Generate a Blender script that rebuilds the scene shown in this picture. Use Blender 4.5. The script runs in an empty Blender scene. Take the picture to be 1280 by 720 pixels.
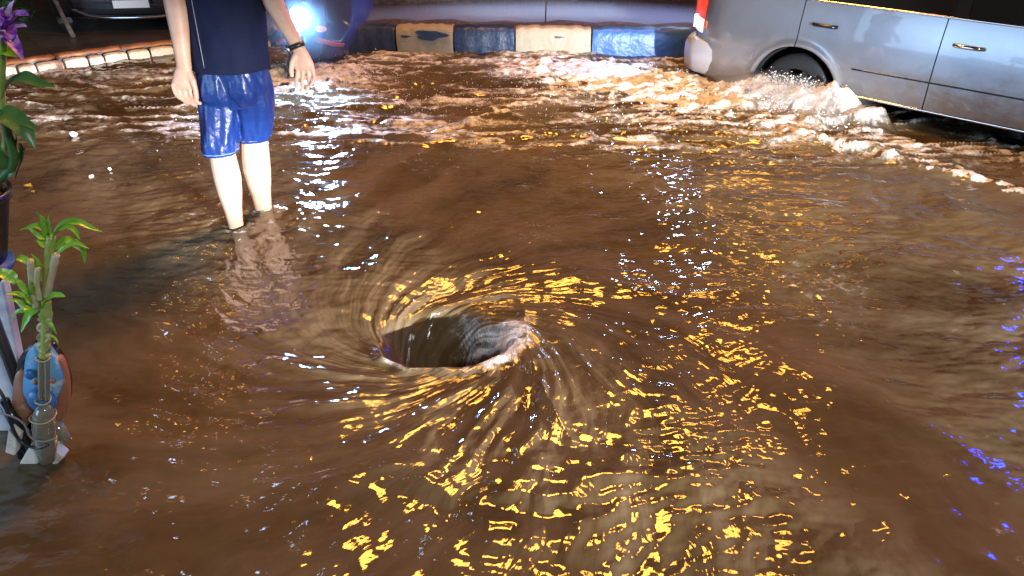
import bpy, math, random
import numpy as np
R = math.radians
random.seed(7)
SC = bpy.context.scene
COL = SC.collection

# ---------------------------------------------------------------- camera
cd = bpy.data.cameras.new('camera'); cam = bpy.data.objects.new('camera', cd); COL.objects.link(cam)
cam.location = (0, 0, 1.4); cam.rotation_euler = (R(60), 0, 0)
cd.sensor_width = 36; cd.lens = 36 * 950 / 1280; cd.clip_start = 0.02; cd.clip_end = 400
SC.camera = cam
# ---------------------------------------------------------------- world: a dim city night sky
W = bpy.data.worlds.new('World'); SC.world = W; W.use_nodes = True
bg = W.node_tree.nodes['Background']
_t = W.node_tree; _l = _t.links.new      # cloudy sky lit from below by the city: brighter low down
_tc = _t.nodes.new('ShaderNodeTexCoord'); _sx = _t.nodes.new('ShaderNodeSeparateXYZ'); _l(_tc.outputs['Generated'], _sx.inputs[0])
_cr = _t.nodes.new('ShaderNodeValToRGB'); _l(_sx.outputs[2], _cr.inputs[0])
_e = _cr.color_ramp.elements
_e[0].position = 0.0; _e[0].color = (0.42, 0.37, 0.36, 1); _e[1].position = 1.0; _e[1].color = (0.030, 0.028, 0.030, 1)
for _p, _c in ((0.22, (0.34, 0.31, 0.32, 1)), (0.42, (0.22, 0.20, 0.19, 1)), (0.65, (0.12, 0.105, 0.10, 1))):
    _q = _e.new(_p); _q.color = _c
_nz = _t.nodes.new('ShaderNodeTexNoise'); _nz.inputs['Scale'].default_value = 5; _nz.inputs['Detail'].default_value = 5; _l(_tc.outputs['Generated'], _nz.inputs['Vector'])
_mr = _t.nodes.new('ShaderNodeMapRange'); _mr.inputs[1].default_value = .35; _mr.inputs[2].default_value = .65; _mr.inputs[3].default_value = .35; _mr.inputs[4].default_value = 1.5; _l(_nz.outputs[0], _mr.inputs[0])
_vm = _t.nodes.new('ShaderNodeVectorMath'); _vm.operation = 'SCALE'; _l(_cr.outputs[0], _vm.inputs[0]); _mx = _t.nodes.new('ShaderNodeMapRange'); _mx.inputs[1].default_value = -.6; _mx.inputs[2].default_value = .7; _mx.inputs[3].default_value = .45; _mx.inputs[4].default_value = 1.7; _l(_sx.outputs[0], _mx.inputs[0])
_mm = _t.nodes.new('ShaderNodeMath'); _mm.operation = 'MULTIPLY'; _l(_mr.outputs[0], _mm.inputs[0]); _l(_mx.outputs[0], _mm.inputs[1]); _l(_mm.outputs[0], _vm.inputs[3]); _l(_vm.outputs[0], bg.inputs[0])
bg.inputs[1].default_value = 0.55
SC.view_settings.view_transform = 'Standard'; SC.view_settings.look = 'None'
SC.view_settings.exposure = 0.0; SC.view_settings.gamma = 1.0
SC.cycles.max_bounces = 6; SC.cycles.transparent_max_bounces = 32; SC.cycles.sample_clamp_indirect = 6; SC.cycles.caustics_reflective = False
SC.cycles.caustics_refractive = False; SC.cycles.use_denoising = True

# ---------------------------------------------------------------- lamps of the street and added fill lights
def look(o, to):
    import mathutils
    d = mathutils.Vector(to) - o.location
    o.rotation_euler = d.to_track_quat('-Z', 'Y').to_euler()
def lamp(name, kind, loc, to, power, color, **kw):
    l = bpy.data.lights.new(name, kind); l.energy = power; l.color = color
    for k, v in kw.items(): setattr(l, k, v)
    o = bpy.data.objects.new(name, l); COL.objects.link(o); o.location = loc
    look(o, to); return o
# unseen white fill added high behind the camera for general light
lamp('overhead_fill', 'AREA', (2.6, -2.4, 3.6), (-0.3, 4.2, 0), 150, (0.98, 0.97, 0.95), shape='RECTANGLE', size=0.7, size_y=0.35)
# headlamp of a vehicle standing behind the camera: low, narrow, lights the legs
lamp('headlamp_and_fill_beam', 'SPOT', (6.1, -4.9, 1.0), (-1.12, 3.06, 0.0), 17000, (0.96, 0.97, 1.0), spot_size=R(6.0), spot_blend=0.7, shadow_soft_size=0.05)
lamp('headlamp_and_fill_beam', 'SPOT', (5.0, -5.0, 1.0), (-3.2, 5.6, 0.05), 9000, (1.0, 0.97, 0.93), spot_size=R(8), spot_blend=0.8, shadow_soft_size=0.05)  # extra spot added to brighten the left kerb
lamp('headlamp_and_fill_beam', 'SPOT', (3.6, -6.0, 1.25), (1.25, 4.45, 0.08), 17000, (0.84, 0.92, 1.0), spot_size=R(13), spot_blend=0.8, shadow_soft_size=0.05)
# unseen bluish fill added at the left to brighten the car side
lamp('car_side_fill', 'AREA', (-4.6, 0.1, 1.5), (2.3, 4.2, 0.3), 120, (0.45, 0.70, 1.0), shape='RECTANGLE', size=3.2, size_y=2.2)
# sodium street lamps beyond the whirlpool
GOLD = (1.0, 0.42, 0.06)
lamp('sodium_street_lamp', 'AREA', (0.15, 5.2, 4.6), (0.0, 1.6, 0), 340, GOLD, shape='RECTANGLE', size=1.4, size_y=0.85)
lamp('sodium_street_lamp', 'AREA', (2.35, 6.7, 4.75), (0.6, 2.0, 0), 90, GOLD, shape='RECTANGLE', size=0.85, size_y=0.6)
lamp('sodium_street_lamp', 'AREA', (-3.9, 8.5, 4.2), (-1.0, 2.5, 0), 7, GOLD, shape='RECTANGLE', size=0.25, size_y=0.2)
lamp('white_street_lamp', 'AREA', (-2.7, 7.0, 4.9), (-0.8, 2.5, 0), 9, (0.50, 0.70, 1.0), shape='RECTANGLE', size=0.35, size_y=0.2)
# white lamp far down the street and the blue neon sign at the right
lamp('white_street_lamp', 'AREA', (2.95, 12.8, 3.0), (0.8, 4, 0), 52, (0.50, 0.66, 1.0), shape='DISK', size=0.28)
lamp('blue_neon_sign', 'AREA', (8.3, 9.0, 4.1), (2.0, 3.0, 0), 420, (0.0, 0.010, 1.0), shape='RECTANGLE', size=0.30, size_y=1.0)
# scooter headlight
lamp('scooter_headlight', 'SPOT', (-1.43, 5.44, 0.425), (-1.0, 2.2, 0.0), 280, (0.28, 0.56, 1.0), spot_size=R(95), spot_blend=0.6, shadow_soft_size=0.05)
# unseen blue spot added at the far right to light the spray mist
lamp('mist_fill_spot', 'SPOT', (7.5, 7.6, 0.55), (-1.0, 6.9, 0.10), 4200, (0.36, 0.58, 1.0), spot_size=R(14), spot_blend=0.6, shadow_soft_size=0.08)
# car reversing lamp thrown on the kerb behind
lamp('car_lamp_glow', 'SPOT', (0.98, 5.25, 0.36), (0.2, 6.3, 0.12), 42, (0.30, 0.56, 1.0), spot_size=R(120), spot_blend=0.8, shadow_soft_size=0.06)

# ---------------------------------------------------------------- materials
def mat(name, col, rough=0.5, metal=0.0, spec=0.5, emit=None, es=0.0, coat=0.0, noise=None, bump=None, trans=0.0, alpha=None, aniso=None):
    m = bpy.data.materials.new(name); m.use_nodes = True
    nt = m.node_tree; b = nt.nodes['Principled BSDF']
    b.inputs['Base Color'].default_value = (*col, 1); b.inputs['Roughness'].default_value = rough
    b.inputs['Metallic'].default_value = metal; b.inputs['Specular IOR Level'].default_value = spec
    b.inputs['Coat Weight'].default_value = coat; b.inputs['Transmission Weight'].default_value = trans
    if emit: b.inputs['Emission Color'].default_value = (*emit, 1); b.inputs['Emission Strength'].default_value = es
    if noise:   # (scale, other colour, low, high)
        tc = nt.nodes.new('ShaderNodeTexCoord'); n = nt.nodes.new('ShaderNodeTexNoise')
        n.inputs['Scale'].default_value = noise[0]; n.inputs['Detail'].default_value = 8; n.inputs['Roughness'].default_value = 0.65
        r = nt.nodes.new('ShaderNodeMapRange'); r.inputs[1].default_value = noise[2]; r.inputs[2].default_value = noise[3]
        x = nt.nodes.new('ShaderNodeMix'); x.data_type = 'RGBA'
        x.inputs[6].default_value = (*col, 1); x.inputs[7].default_value = (*noise[1], 1)
        L = nt.links.new
        L(tc.outputs['Object'], n.inputs['Vector']); L(n.outputs[0], r.inputs[0]); L(r.outputs[0], x.inputs[0])
        L(x.outputs[2], b.inputs['Base Color'])
    if bump:    # (scale, strength, distance)
        tc = nt.nodes.new('ShaderNodeTexCoord'); n = nt.nodes.new('ShaderNodeTexNoise')
        n.inputs['Scale'].default_value = bump[0]; n.inputs['Detail'].default_value = 6
        bp = nt.nodes.new('ShaderNodeBump'); bp.inputs['Strength'].default_value = bump[1]; bp.inputs['Distance'].default_value = bump[2]
        nt.links.new(tc.outputs['Object'], n.inputs['Vector']); nt.links.new(n.outputs[0], bp.inputs['Height'])
        nt.links.new(bp.outputs[0], b.inputs['Normal'])
    return m

M = {}
M['skin'] = mat('skin', (0.56, 0.36, 0.27), 0.55, noise=(14, (0.47, 0.28, 0.20), 0.4, 0.7), bump=(220, 0.15, 0.001))
def wet_skin(m_):      # muddy film where the flood has lapped at the shins
    nt_ = m_.node_tree; bs = nt_.nodes['Principled BSDF']; src = bs.inputs['Base Color'].links[0].from_socket
    t_ = nt_.nodes.new('ShaderNodeTexCoord'); sx_ = nt_.nodes.new('ShaderNodeSeparateXYZ'); nt_.links.new(t_.outputs['Object'], sx_.inputs[0])
    nn_ = nt_.nodes.new('ShaderNodeTexNoise'); nn_.inputs['Scale'].default_value = 24; nn_.inputs['Detail'].default_value = 6; nt_.links.new(t_.outputs['Object'], nn_.inputs['Vector'])
    ma = nt_.nodes.new('ShaderNodeMath'); ma.operation = 'MULTIPLY_ADD'; ma.inputs[1].default_value = -.16; nt_.links.new(nn_.outputs[0], ma.inputs[0]); nt_.links.new(sx_.outputs[2], ma.inputs[2])
    rg = nt_.nodes.new('ShaderNodeMapRange'); rg.inputs[1].default_value = .075; rg.inputs[2].default_value = .22; rg.inputs[3].default_value = .75; rg.inputs[4].default_value = 0; nt_.links.new(ma.outputs[0], rg.inputs[0])
    x_ = nt_.nodes.new('ShaderNodeMix'); x_.data_type = 'RGBA'; x_.inputs[7].default_value = (.20, .13, .085, 1)
    nt_.links.new(rg.outputs[0], x_.inputs[0]); nt_.links.new(src, x_.inputs[6]); nt_.links.new(x_.outputs[2], bs.inputs['Base Color'])
    r2_ = nt_.nodes.new('ShaderNodeMapRange'); r2_.inputs[3].default_value = .5; r2_.inputs[4].default_value = .18; nt_.links.new(rg.outputs[0], r2_.inputs[0]); nt_.links.new(r2_.outputs[0], bs.inputs['Roughness'])
wet_skin(M['skin'])
M['hair'] = mat('hair', (0.015, 0.012, 0.01), 0.5, bump=(90, 0.6, 0.006))
M['shirt'] = mat('shirt_cloth', (0.005, 0.008, 0.030), 0.85, spec=0.2, noise=(9, (0.008, 0.012, 0.042), 0.35, 0.7), bump=(16, 0.5, 0.02))
M['shorts'] = mat('wet_shorts_cloth', (0.005, 0.020, 0.12), 0.36, spec=0.5, coat=0.35, noise=(5, (0.006, 0.034, 0.17), 0.35, 0.7), bump=(30, 0.5, 0.012))
M['piping'] = mat('piping', (0.10, 0.22, 0.55), 0.5)
M['seam'] = mat('pale_seam', (0.22, 0.25, 0.34), 0.6)
M['strap'] = mat('watch_strap', (0.01, 0.01, 0.012), 0.4)
M['steel'] = mat('steel', (0.75, 0.72, 0.66), 0.2, 1.0)
M['black'] = mat('black_rubber', (0.012, 0.012, 0.013), 0.55, bump=(60, 0.2, 0.004))
M['blackgloss'] = mat('black_plastic', (0.01, 0.011, 0.014), 0.18)
M['rimdark'] = mat('dark_rim', (0.06, 0.065, 0.075), 0.3, 0.8)
M['glass'] = mat('dark_glass', (0.008, 0.009, 0.011), 0.04)
M['chrome'] = mat('chrome', (0.8, 0.8, 0.82), 0.12, 1.0)
M['paint'] = mat('silver_paint', (0.36, 0.39, 0.45), 0.28, 0.8, coat=0.8, noise=(2.2, (0.29, 0.31, 0.36), 0.35, 0.7), bump=(400, 0.05, 0.001))
def muddy(m_):
    nt_ = m_.node_tree; bs = nt_.nodes['Principled BSDF']; src = bs.inputs['Base Color'].links[0].from_socket
    t_ = nt_.nodes.new('ShaderNodeTexCoord'); sx_ = nt_.nodes.new('ShaderNodeSeparateXYZ'); nt_.links.new(t_.outputs['Object'], sx_.inputs[0])
    nn_ = nt_.nodes.new('ShaderNodeTexNoise'); nn_.inputs['Scale'].default_value = 9; nn_.inputs['Detail'].default_value = 9; nn_.inputs['Roughness'].default_value = .7; nt_.links.new(t_.outputs['Object'], nn_.inputs['Vector'])
    ma = nt_.nodes.new('ShaderNodeMath'); ma.operation = 'MULTIPLY_ADD'; ma.inputs[1].default_value = .42; nt_.links.new(nn_.outputs[0], ma.inputs[0])
    mi_ = nt_.nodes.new('ShaderNodeMath'); mi_.operation = 'MULTIPLY'; mi_.inputs[1].default_value = -1; nt_.links.new(sx_.outputs[2], mi_.inputs[0]); nt_.links.new(mi_.outputs[0], ma.inputs[2])
    rg = nt_.nodes.new('ShaderNodeMapRange'); rg.inputs[1].default_value = -.14; rg.inputs[2].default_value = .10; rg.inputs[4].default_value = .8; nt_.links.new(ma.outputs[0], rg.inputs[0])
    x_ = nt_.nodes.new('ShaderNodeMix'); x_.data_type = 'RGBA'; x_.inputs[7].default_value = (.13, .09, .06, 1)
    nt_.links.new(rg.outputs[0], x_.inputs[0]); nt_.links.new(src, x_.inputs[6]); nt_.links.new(x_.outputs[2], bs.inputs['Base Color'])
    r2_ = nt_.nodes.new('ShaderNodeMapRange'); r2_.inputs[3].default_value = .28; r2_.inputs[4].default_value = .6; nt_.links.new(rg.outputs[0], r2_.inputs[0]); nt_.links.new(r2_.outputs[0], bs.inputs['Roughness'])
    r3_ = nt_.nodes.new('ShaderNodeMapRange'); r3_.inputs[3].default_value = .8; r3_.inputs[4].default_value = .1; nt_.links.new(rg.outputs[0], r3_.inputs[0]); nt_.links.new(r3_.outputs[0], bs.inputs['Metallic'])
muddy(M['paint'])
M['dark'] = mat('dark_underbody', (0.006, 0.006, 0.007), 0.8)
M['kerb_dark'] = mat('navy_kerb_paint', (0.008, 0.020, 0.055), 0.45, noise=(9, (0.030, 0.045, 0.08), 0.52, 0.72), bump=(25, 0.5, 0.012))
M['kerb_blue'] = mat('brighter_blue_kerb', (0.018, 0.070, 0.20), 0.4, noise=(7, (0.04, 0.11, 0.26), 0.4, 0.7), bump=(25, 0.5, 0.012))  # bluer and brighter than the navy of the other dark blocks
M['kerb_pale'] = mat('worn_cream_kerb_paint', (0.30, 0.25, 0.17), 0.65, noise=(7, (0.30, 0.20, 0.12), 0.5, 0.72), bump=(25, 0.6, 0.012))
M['kerb_ochre'] = mat('ochre_kerb_paint', (0.38, 0.17, 0.05), 0.65, noise=(6, (0.10, 0.06, 0.04), 0.52, 0.66), bump=(25, 0.6, 0.012))
M['stone'] = mat('white_kerb_stone', (0.72, 0.66, 0.56), 0.6, noise=(18, (0.40, 0.31, 0.22), 0.5, 0.75), bump=(40, 0.8, 0.01))
M['coping'] = mat('terracotta_coping', (0.36, 0.15, 0.06), 0.6, noise=(15, (0.20, 0.10, 0.06), 0.4, 0.7), bump=(50, 0.6, 0.01))
M['paving'] = mat('dark_wet_paving', (0.035, 0.032, 0.032), 0.38, noise=(3, (0.06, 0.052, 0.046), 0.4, 0.7), bump=(18, 0.4, 0.02))
M['asphalt'] = mat('asphalt', (0.05, 0.048, 0.045), 0.8)
M['wallbrown'] = mat('brown_wall', (0.07, 0.05, 0.04), 0.8, noise=(2, (0.12, 0.09, 0.07), 0.4, 0.7))
M['soil'] = mat('median_soil', (0.07, 0.045, 0.035), 0.6, noise=(8, (0.13, 0.11, 0.11), 0.5, 0.7), bump=(20, 1.0, 0.03))
M['bark'] = mat('bark', (0.10, 0.085, 0.07), 0.8, noise=(12, (0.22, 0.20, 0.17), 0.45, 0.7), bump=(30, 1.0, 0.02))
M['leafdark'] = mat('dark_leaf', (0.02, 0.065, 0.022), 0.4)
M['leaf'] = mat('bamboo_leaf', (0.13, 0.42, 0.035), 0.35, noise=(25, (0.26, 0.50, 0.05), 0.4, 0.7))
M['orchid_leaf'] = mat('orchid_leaf', (0.035, 0.12, 0.035), 0.35, noise=(20, (0.06, 0.16, 0.04), 0.4, 0.7))
M['stalk'] = mat('bamboo_stalk', (0.20, 0.36, 0.07), 0.35, noise=(30, (0.42, 0.42, 0.12), 0.4, 0.7))
M['palestalk'] = mat('pale_stalk', (0.48, 0.44, 0.30), 0.5, noise=(40, (0.35, 0.36, 0.18), 0.4, 0.7))
M['petal'] = mat('purple_petal', (0.17, 0.022, 0.34), 0.5, noise=(55, (0.42, 0.20, 0.58), 0.48, 0.62))
M['petal2'] = mat('pale_petal', (0.55, 0.42, 0.70), 0.5, noise=(60, (0.30, 0.10, 0.48), 0.45, 0.65))
M['pot'] = mat('black_pot_plastic', (0.008, 0.010, 0.018), 0.3)
M['saucer'] = mat('blue_saucer_plastic', (0.02, 0.07, 0.30), 0.35)
M['board'] = mat('white_board', (0.72, 0.80, 0.88), 0.5, noise=(6, (0.42, 0.47, 0.56), 0.4, 0.7), bump=(12, 0.2, 0.01))
M['foam_board'] = mat('pale_foot', (0.70, 0.70, 0.66), 0.6, noise=(18, (0.40, 0.33, 0.26), 0.5, 0.75))
M['bluep'] = mat('blue_plastic', (0.035, 0.16, 0.42), 0.3)
M['skyp'] = mat('sky_blue_plastic', (0.10, 0.34, 0.62), 0.35, noise=(22, (0.40, 0.55, 0.68), 0.5, 0.6))
M['brownp'] = mat('brown_plastic', (0.32, 0.14, 0.08), 0.35, noise=(22, (0.5, 0.38, 0.3), 0.55, 0.7))
M['bottle'] = mat('cloudy_bottle', (0.17, 0.18, 0.14), 0.12, noise=(26, (0.16, 0.14, 0.09), 0.42, 0.65), coat=1.0)
M['wire'] = mat('cable', (0.02, 0.022, 0.025), 0.35)
M['greycable'] = mat('grey_cable', (0.20, 0.20, 0.20), 0.35)
M['redplastic'] = mat('red_plastic', (0.38, 0.035, 0.03), 0.35)
M['bluedark'] = mat('dark_blue_plastic', (0.006, 0.016, 0.09), 0.22)
M['lens_red'] = mat('red_lens', (0.65, 0.03, 0.02), 0.15, emit=(1, 0.10, 0.06), es=0.55)
M['lens_white'] = mat('white_lens', (0.85, 0.88, 0.92), 0.15, emit=(0.75, 0.88, 1), es=1.6)
M['headlens'] = mat('headlight_lens', (0.9, 0.95, 1), 0.1, emit=(0.80, 0.90, 1), es=14)
M['bumper'] = mat('pale_bumper', (0.50, 0.53, 0.60), 0.35, 0.3, coat=0.6)
M['carback'] = mat('dark_car_paint', (0.012, 0.014, 0.02), 0.2, coat=1.0)
M['amber'] = mat('amber_lens', (0.7, 0.22, 0.10), 0.2)

# ---------------------------------------------------------------- numpy noise
_rs = np.random.RandomState(11)
_perm = np.concatenate([_rs.permutation(256)] * 3).astype(np.int32)
_g = _rs.normal(size=(256, 3)); _g /= np.linalg.norm(_g, axis=1)[:, None]; _g = _g.astype(np.float32)
def perlin(x, y, z):
    x = np.asarray(x, np.float32); y = np.asarray(y, np.float32) + 0 * x; z = np.asarray(z, np.float32) + 0 * x
    xi = np.floor(x).astype(np.int32); yi = np.floor(y).astype(np.int32); zi = np.floor(z).astype(np.int32)
    xf = x - xi; yf = y - yi; zf = z - zi; xi &= 255; yi &= 255; zi &= 255
    u = xf**3 * (xf * (xf * 6 - 15) + 10); v = yf**3 * (yf * (yf * 6 - 15) + 10); w = zf**3 * (zf * (zf * 6 - 15) + 10)
    out = 0
    for a in (0, 1):
        wa = u if a else 1 - u
        A = _perm[xi + a]
        for b in (0, 1):
            wb = v if b else 1 - v
            B = _perm[A + yi + b]
            for c in (0, 1):
                wc = w if c else 1 - w
                g = _g[_perm[B + zi + c]]
                out = out + wa * wb * wc * (g[..., 0] * (xf - a) + g[..., 1] * (yf - b) + g[..., 2] * (zf - c))
    return out * 1.6
def fbm(x, y, z, n=4, g=0.5):
    s = 0; a = 1
    for i in range(n):
        s = s + a * perlin(x * 2**i + 13.1 * i, y * 2**i + 7.7 * i, z * 2**i + 3.3 * i); a *= g
    return s
def sm(a, b, x):
    t = np.clip((x - a) / (b - a), 0, 1); return t * t * (3 - 2 * t)

# ---------------------------------------------------------------- mesh helpers
class MB:
    def __init__(s): s.v = []; s.f = []; s.mi = []
    def add(s, vs, fs, mi=0):
        o = len(s.v); s.v += [tuple(map(float, p)) for p in vs]; s.f += [tuple(i + o for i in f) for f in fs]; s.mi += [mi] * len(fs)
        return s
    def box(s, lo, hi, mi=0, M4=None):
        (x0, y0, z0), (x1, y1, z1) = lo, hi
        vs = [(x0,y0,z0),(x1,y0,z0),(x1,y1,z0),(x0,y1,z0),(x0,y0,z1),(x1,y0,z1),(x1,y1,z1),(x0,y1,z1)]
        if M4: vs = [M4(p) for p in vs]
        return s.add(vs, [(0,3,2,1),(4,5,6,7),(0,1,5,4),(1,2,6,5),(2,3,7,6),(3,0,4,7)], mi)
    def rings(s, rs, cap=True, mi=0, closed=True):
        n = len(rs[0]); vs = [p for r in rs for p in r]; fs = []
        for i in range(len(rs) - 1):
            for j in range(n if closed else n - 1):
                k = (j + 1) % n; fs.append((i*n+j, i*n+k, (i+1)*n+k, (i+1)*n+j))
        if cap: fs.append(tuple(range(n - 1, -1, -1))); fs.append(tuple((len(rs)-1)*n + j for j in range(n)))
        return s.add(vs, fs, mi)
    def tube(s, pts, rad, n=12, mi=0, flat=(1, 1), up=None, cap=True):
        pts = [np.array(p, float) for p in pts]; rs = []
        if not hasattr(rad, '__len__'): rad = [rad] * len(pts)
        ref = np.array(up if up is not None else (0.13, 1, 0.07), float)
        for i, p in enumerate(pts):
            t = pts[min(i+1, len(pts)-1)] - pts[max(i-1, 0)]; t /= np.linalg.norm(t) + 1e-9
            a = np.cross(t, ref); a /= np.linalg.norm(a) + 1e-9; b = np.cross(a, t)
            rr = rad[i]; ra, rb = (rr if hasattr(rr, '__len__') else (rr * flat[0], rr * flat[1]))
            rs.append([p + a * ra * math.cos(q) + b * rb * math.sin(q) for q in np.arange(n) * 2 * math.pi / n])
        return s.rings(rs, cap, mi)
    def ball(s, c, r, n=12, m=8, mi=0):
        if not hasattr(r, '__len__'): r = (r, r, r)
        rs = []
        for i in range(m + 1):
            t = math.pi * i / m; t = min(max(t, 0.02), math.pi - 0.02)
            rs.append([(c[0]+r[0]*math.sin(t)*math.cos(q), c[1]+r[1]*math.sin(t)*math.sin(q), c[2]-r[2]*math.cos(t)) for q in np.arange(n)*2*math.pi/n])
        return s.rings(rs, True, mi)
    def build(s, name, m, parent=None, smooth=True, bevel=0, remesh=0, sub=0, smooth_it=0, kind=None):
        me = bpy.data.meshes.new(name); me.from_pydata(s.v, [], s.f); me.update()
        ms = m if isinstance(m, (list, tuple)) else [m]
        for q in ms: me.materials.append(q)
        if len(ms) > 1: me.polygons.foreach_set('material_index', s.mi)
        if smooth: me.polygons.foreach_set('use_smooth', [True] * len(me.polygons))
        o = bpy.data.objects.new(name, me); COL.objects.link(o)
        if parent: o.parent = parent
        if bevel:
            b = o.modifiers.new('bevel', 'BEVEL'); b.width = bevel; b.segments = 2; b.limit_method = 'ANGLE'; b.angle_limit = R(40)
        if remesh:
            r = o.modifiers.new('remesh', 'REMESH'); r.mode = 'VOXEL'; r.voxel_size = remesh; r.use_smooth_shade = True
            if smooth_it:
                q = o.modifiers.new('smooth', 'SMOOTH'); q.factor = 0.5; q.iterations = smooth_it
        if sub:
            q = o.modifiers.new('sub', 'SUBSURF'); q.levels = sub; q.render_levels = sub
        if kind: o['kind'] = kind
        return o
def tag(o, label=None, cat=None, group=None, kind=None):
    if label: o['label'] = label
    if cat: o['category'] = cat
    if group: o['group'] = group
    if kind: o['kind'] = kind
    return o
def empty(name, loc, rz=0):
    o = bpy.data.objects.new(name, None); COL.objects.link(o); o.location = loc; o.rotation_euler = (0, 0, rz)
    o.empty_display_size = 0.1; return o
def spline(pts, n=8):
    P = [np.array(p, float) for p in pts]; P = [2*P[0]-P[1]] + P + [2*P[-1]-P[-2]]; out = []
    for i in range(1, len(P) - 2):
        for k in range(n):
            t = k / n; a, b, c, d = P[i-1:i+3]
            out.append(0.5*((2*b)+(-a+c)*t+(2*a-5*b+4*c-d)*t*t+(-a+3*b-3*c+d)*t**3))
    out.append(P[-2]); return out

# ================================================================ THE WATER
CX, CY = -0.225, 2.13                         # the drain hole
CF = np.array([0.6997, -0.7145]); CN = np.array([-0.7145, -0.6997]); CO = np.array([1.80, 4.76])   # car axis, side normal, rear wheel
rl = [0.03]
while rl[-1] < 0.6: rl.append(rl[-1] + 0.0038)
while rl[-1] < 9: rl.append(rl[-1] * 1.0056)
while rl[-1] < 90: rl.append(rl[-1] * 1.06)
rl = np.array(rl); NS = 1700; NR = len(rl)
ph = np.arange(NS) / NS * 2 * np.pi - np.pi
Rr, Ph = np.meshgrid(rl, ph, indexing='ij'); Rr = Rr.ravel().astype(np.float32); Ph = Ph.ravel().astype(np.float32)
# the hole is a little wider than deep and not round
ell = 1 + 0.10*np.cos(Ph*3+0.6) + 0.05*np.sin(Ph*5)
fall = np.exp(-(Rr/0.45)**2)
X = CX + Rr*np.cos(Ph)*(1+0.10*fall); Y = CY + Rr*np.sin(Ph)*(1-0.14*fall)
Re = Rr*(1-fall*0.5*(1-1/ell))
# spiral flow coordinate: constant along a streak
Q = Ph + 0.50*np.log(Rr) - 0.62/np.maximum(Rr, 0.16)*0.35 - 0.0
Q = Ph + 0.46*np.log(Rr) - 0.26/np.maximum(Rr, 0.14)
S = np.log(Rr)
cq, sq = np.cos(Q), np.sin(Q)
warp = 0.35*fbm(X*1.6, Y*1.6, 4.0, 3)
patch = 0.35+0.9*sm(-.35, .45, perlin(X*3.1, Y*3.1, 6.6))
Q = Q + np.exp(-(Rr/1.2)**2)*0*X + 0.05*fbm(X*6, Y*6, 2.7, 2)
cq, sq = np.cos(Q), np.sin(Q)
near = np.exp(-(Rr/1.5)**2)
cut = (Rr < 9).astype(np.float32)
Hh = np.zeros_like(Rr)
for al, amp, be in ((5, .0080, 1.3), (10, .0048, 2.0), (20, .0026, 3.2), (40, .0016, 5.0), (80, .0008, 8.0)):
    lam = Rr/al
    w = sm(0.006, 0.03, lam)*(1-sm(0.20, 0.5, lam))*np.exp(-(Rr/(1.9 if al == 5 else 1.15))**2)
    Hh += w*amp*patch*perlin((cq+warp*0.3)*al, sq*al, S*be+al)
# isotropic wind and chop waves
ux = X + 0.10*perlin(X*2, Y*2, 1.5); uy = Y + 0.10*perlin(X*2, Y*2, 7.5)
calm = 0.75 + 0.45*sm(-0.3, 0.3, perlin(X*0.9, Y*0.9, 3.1))
Hh += cut*calm*(.0090*perlin(ux*2.6, uy*3.8, 0.3) + .0052*perlin(ux*6.5, uy*9, 2.3) + .0026*perlin(ux*14, uy*19, 5.3) + .0011*perlin(ux*30, uy*36, 8.3))
# long fine ripples lying across the view, everywhere
fr = 0.5+0.5*sm(-.4, .4, perlin(X*1.4, Y*2.2, 12.0))
Hh += cut*sm(0.35, 1.0, Rr)*fr*(1-.75*np.exp(-((X-0.10)/0.75)**2 - ((Y-1.35)/0.45)**2))*(.0030*perlin(ux*7+uy*3, uy*22, 3.9) + .0019*perlin(ux*13+uy*5, uy*40, 6.1) + .0009*perlin(ux*24, uy*62, 16.1))
# facet-like dimples in front of the whirlpool, towards the camera
dimp = np.exp(-((X-0.10)/0.75)**2 - ((Y-1.35)/0.45)**2)
Hh += dimp*(.0060*perlin(ux*9, uy*9, 5.1) + .0042*perlin(ux*15, uy*15, 9.1) + .0022*perlin(ux*30, uy*30, 4.4))
# the street is chopped up by the traffic: long crests along the kerb
st = sm(3.55, 4.15, Y + 0.10*X)*(1-0.93*sm(6.2, 6.6, Y))
cr = fbm(X*1.1+0.3*perlin(X*3, Y*3, 1), Y*3.6, 2.0, 4, 0.55)
crest = (1-np.abs(cr))**3
Hh += cut*st*(0.030*crest - 0.012 + 0.014*fbm(X*5, Y*9, 6.0, 4, 0.6)*sm(-.1, .4, cr+.2))
# funnel
fun = -0.030*(0.22/np.maximum(Re, 0.19))**1.6
Re = Re + 0.010*perlin(np.cos(Ph)*2.5, np.sin(Ph)*2.5, 8.8)
pit = sm(0.238, 0.040, Re)
Hh = Hh*(1-0.75*pit)
Hh += fun - 0.36*pit**1.5 - 0.012*np.exp(-((Rr-0.30)/0.10)**2)*sm(0.2, 1.2, Ph)*(1-sm(2.0, 2.8, Ph))
# inner wall ribs, spiralling down
Hh += pit*(1-pit)*0.05*perlin(cq*5, sq*5, S*2+5)
# foamy roll on the near and right lip of the hole
lipa = sm(-3.1, -2.4, Ph)*(1-sm(0.25, 1.0, Ph))
lip = np.exp(-((Re-0.218-0.012*perlin(np.cos(Ph)*4, np.sin(Ph)*4, 2))/(0.032+0.016*np.cos(Ph-0.0)))**2)*lipa
Hh += lip*(0.021 + 0.006*fbm(X*8, Y*8, 3.0, 3))
# sharp fold to the right of the hole where two streams meet
fx = 0.045 + 0.28*(2.25-Y)**2*np.sign(2.25-Y)
fold = sm(1.45, 1.8, Y)*(1-sm(2.22, 2.36, Y))
Hh += fold*(0.020*np.exp(-np.abs(X-fx)/0.030)*(0.6+0.6*perlin(Y*9, X*4, 2.2)) - 0.010*np.exp(-((X-fx+0.06)/0.05)**2))
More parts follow.
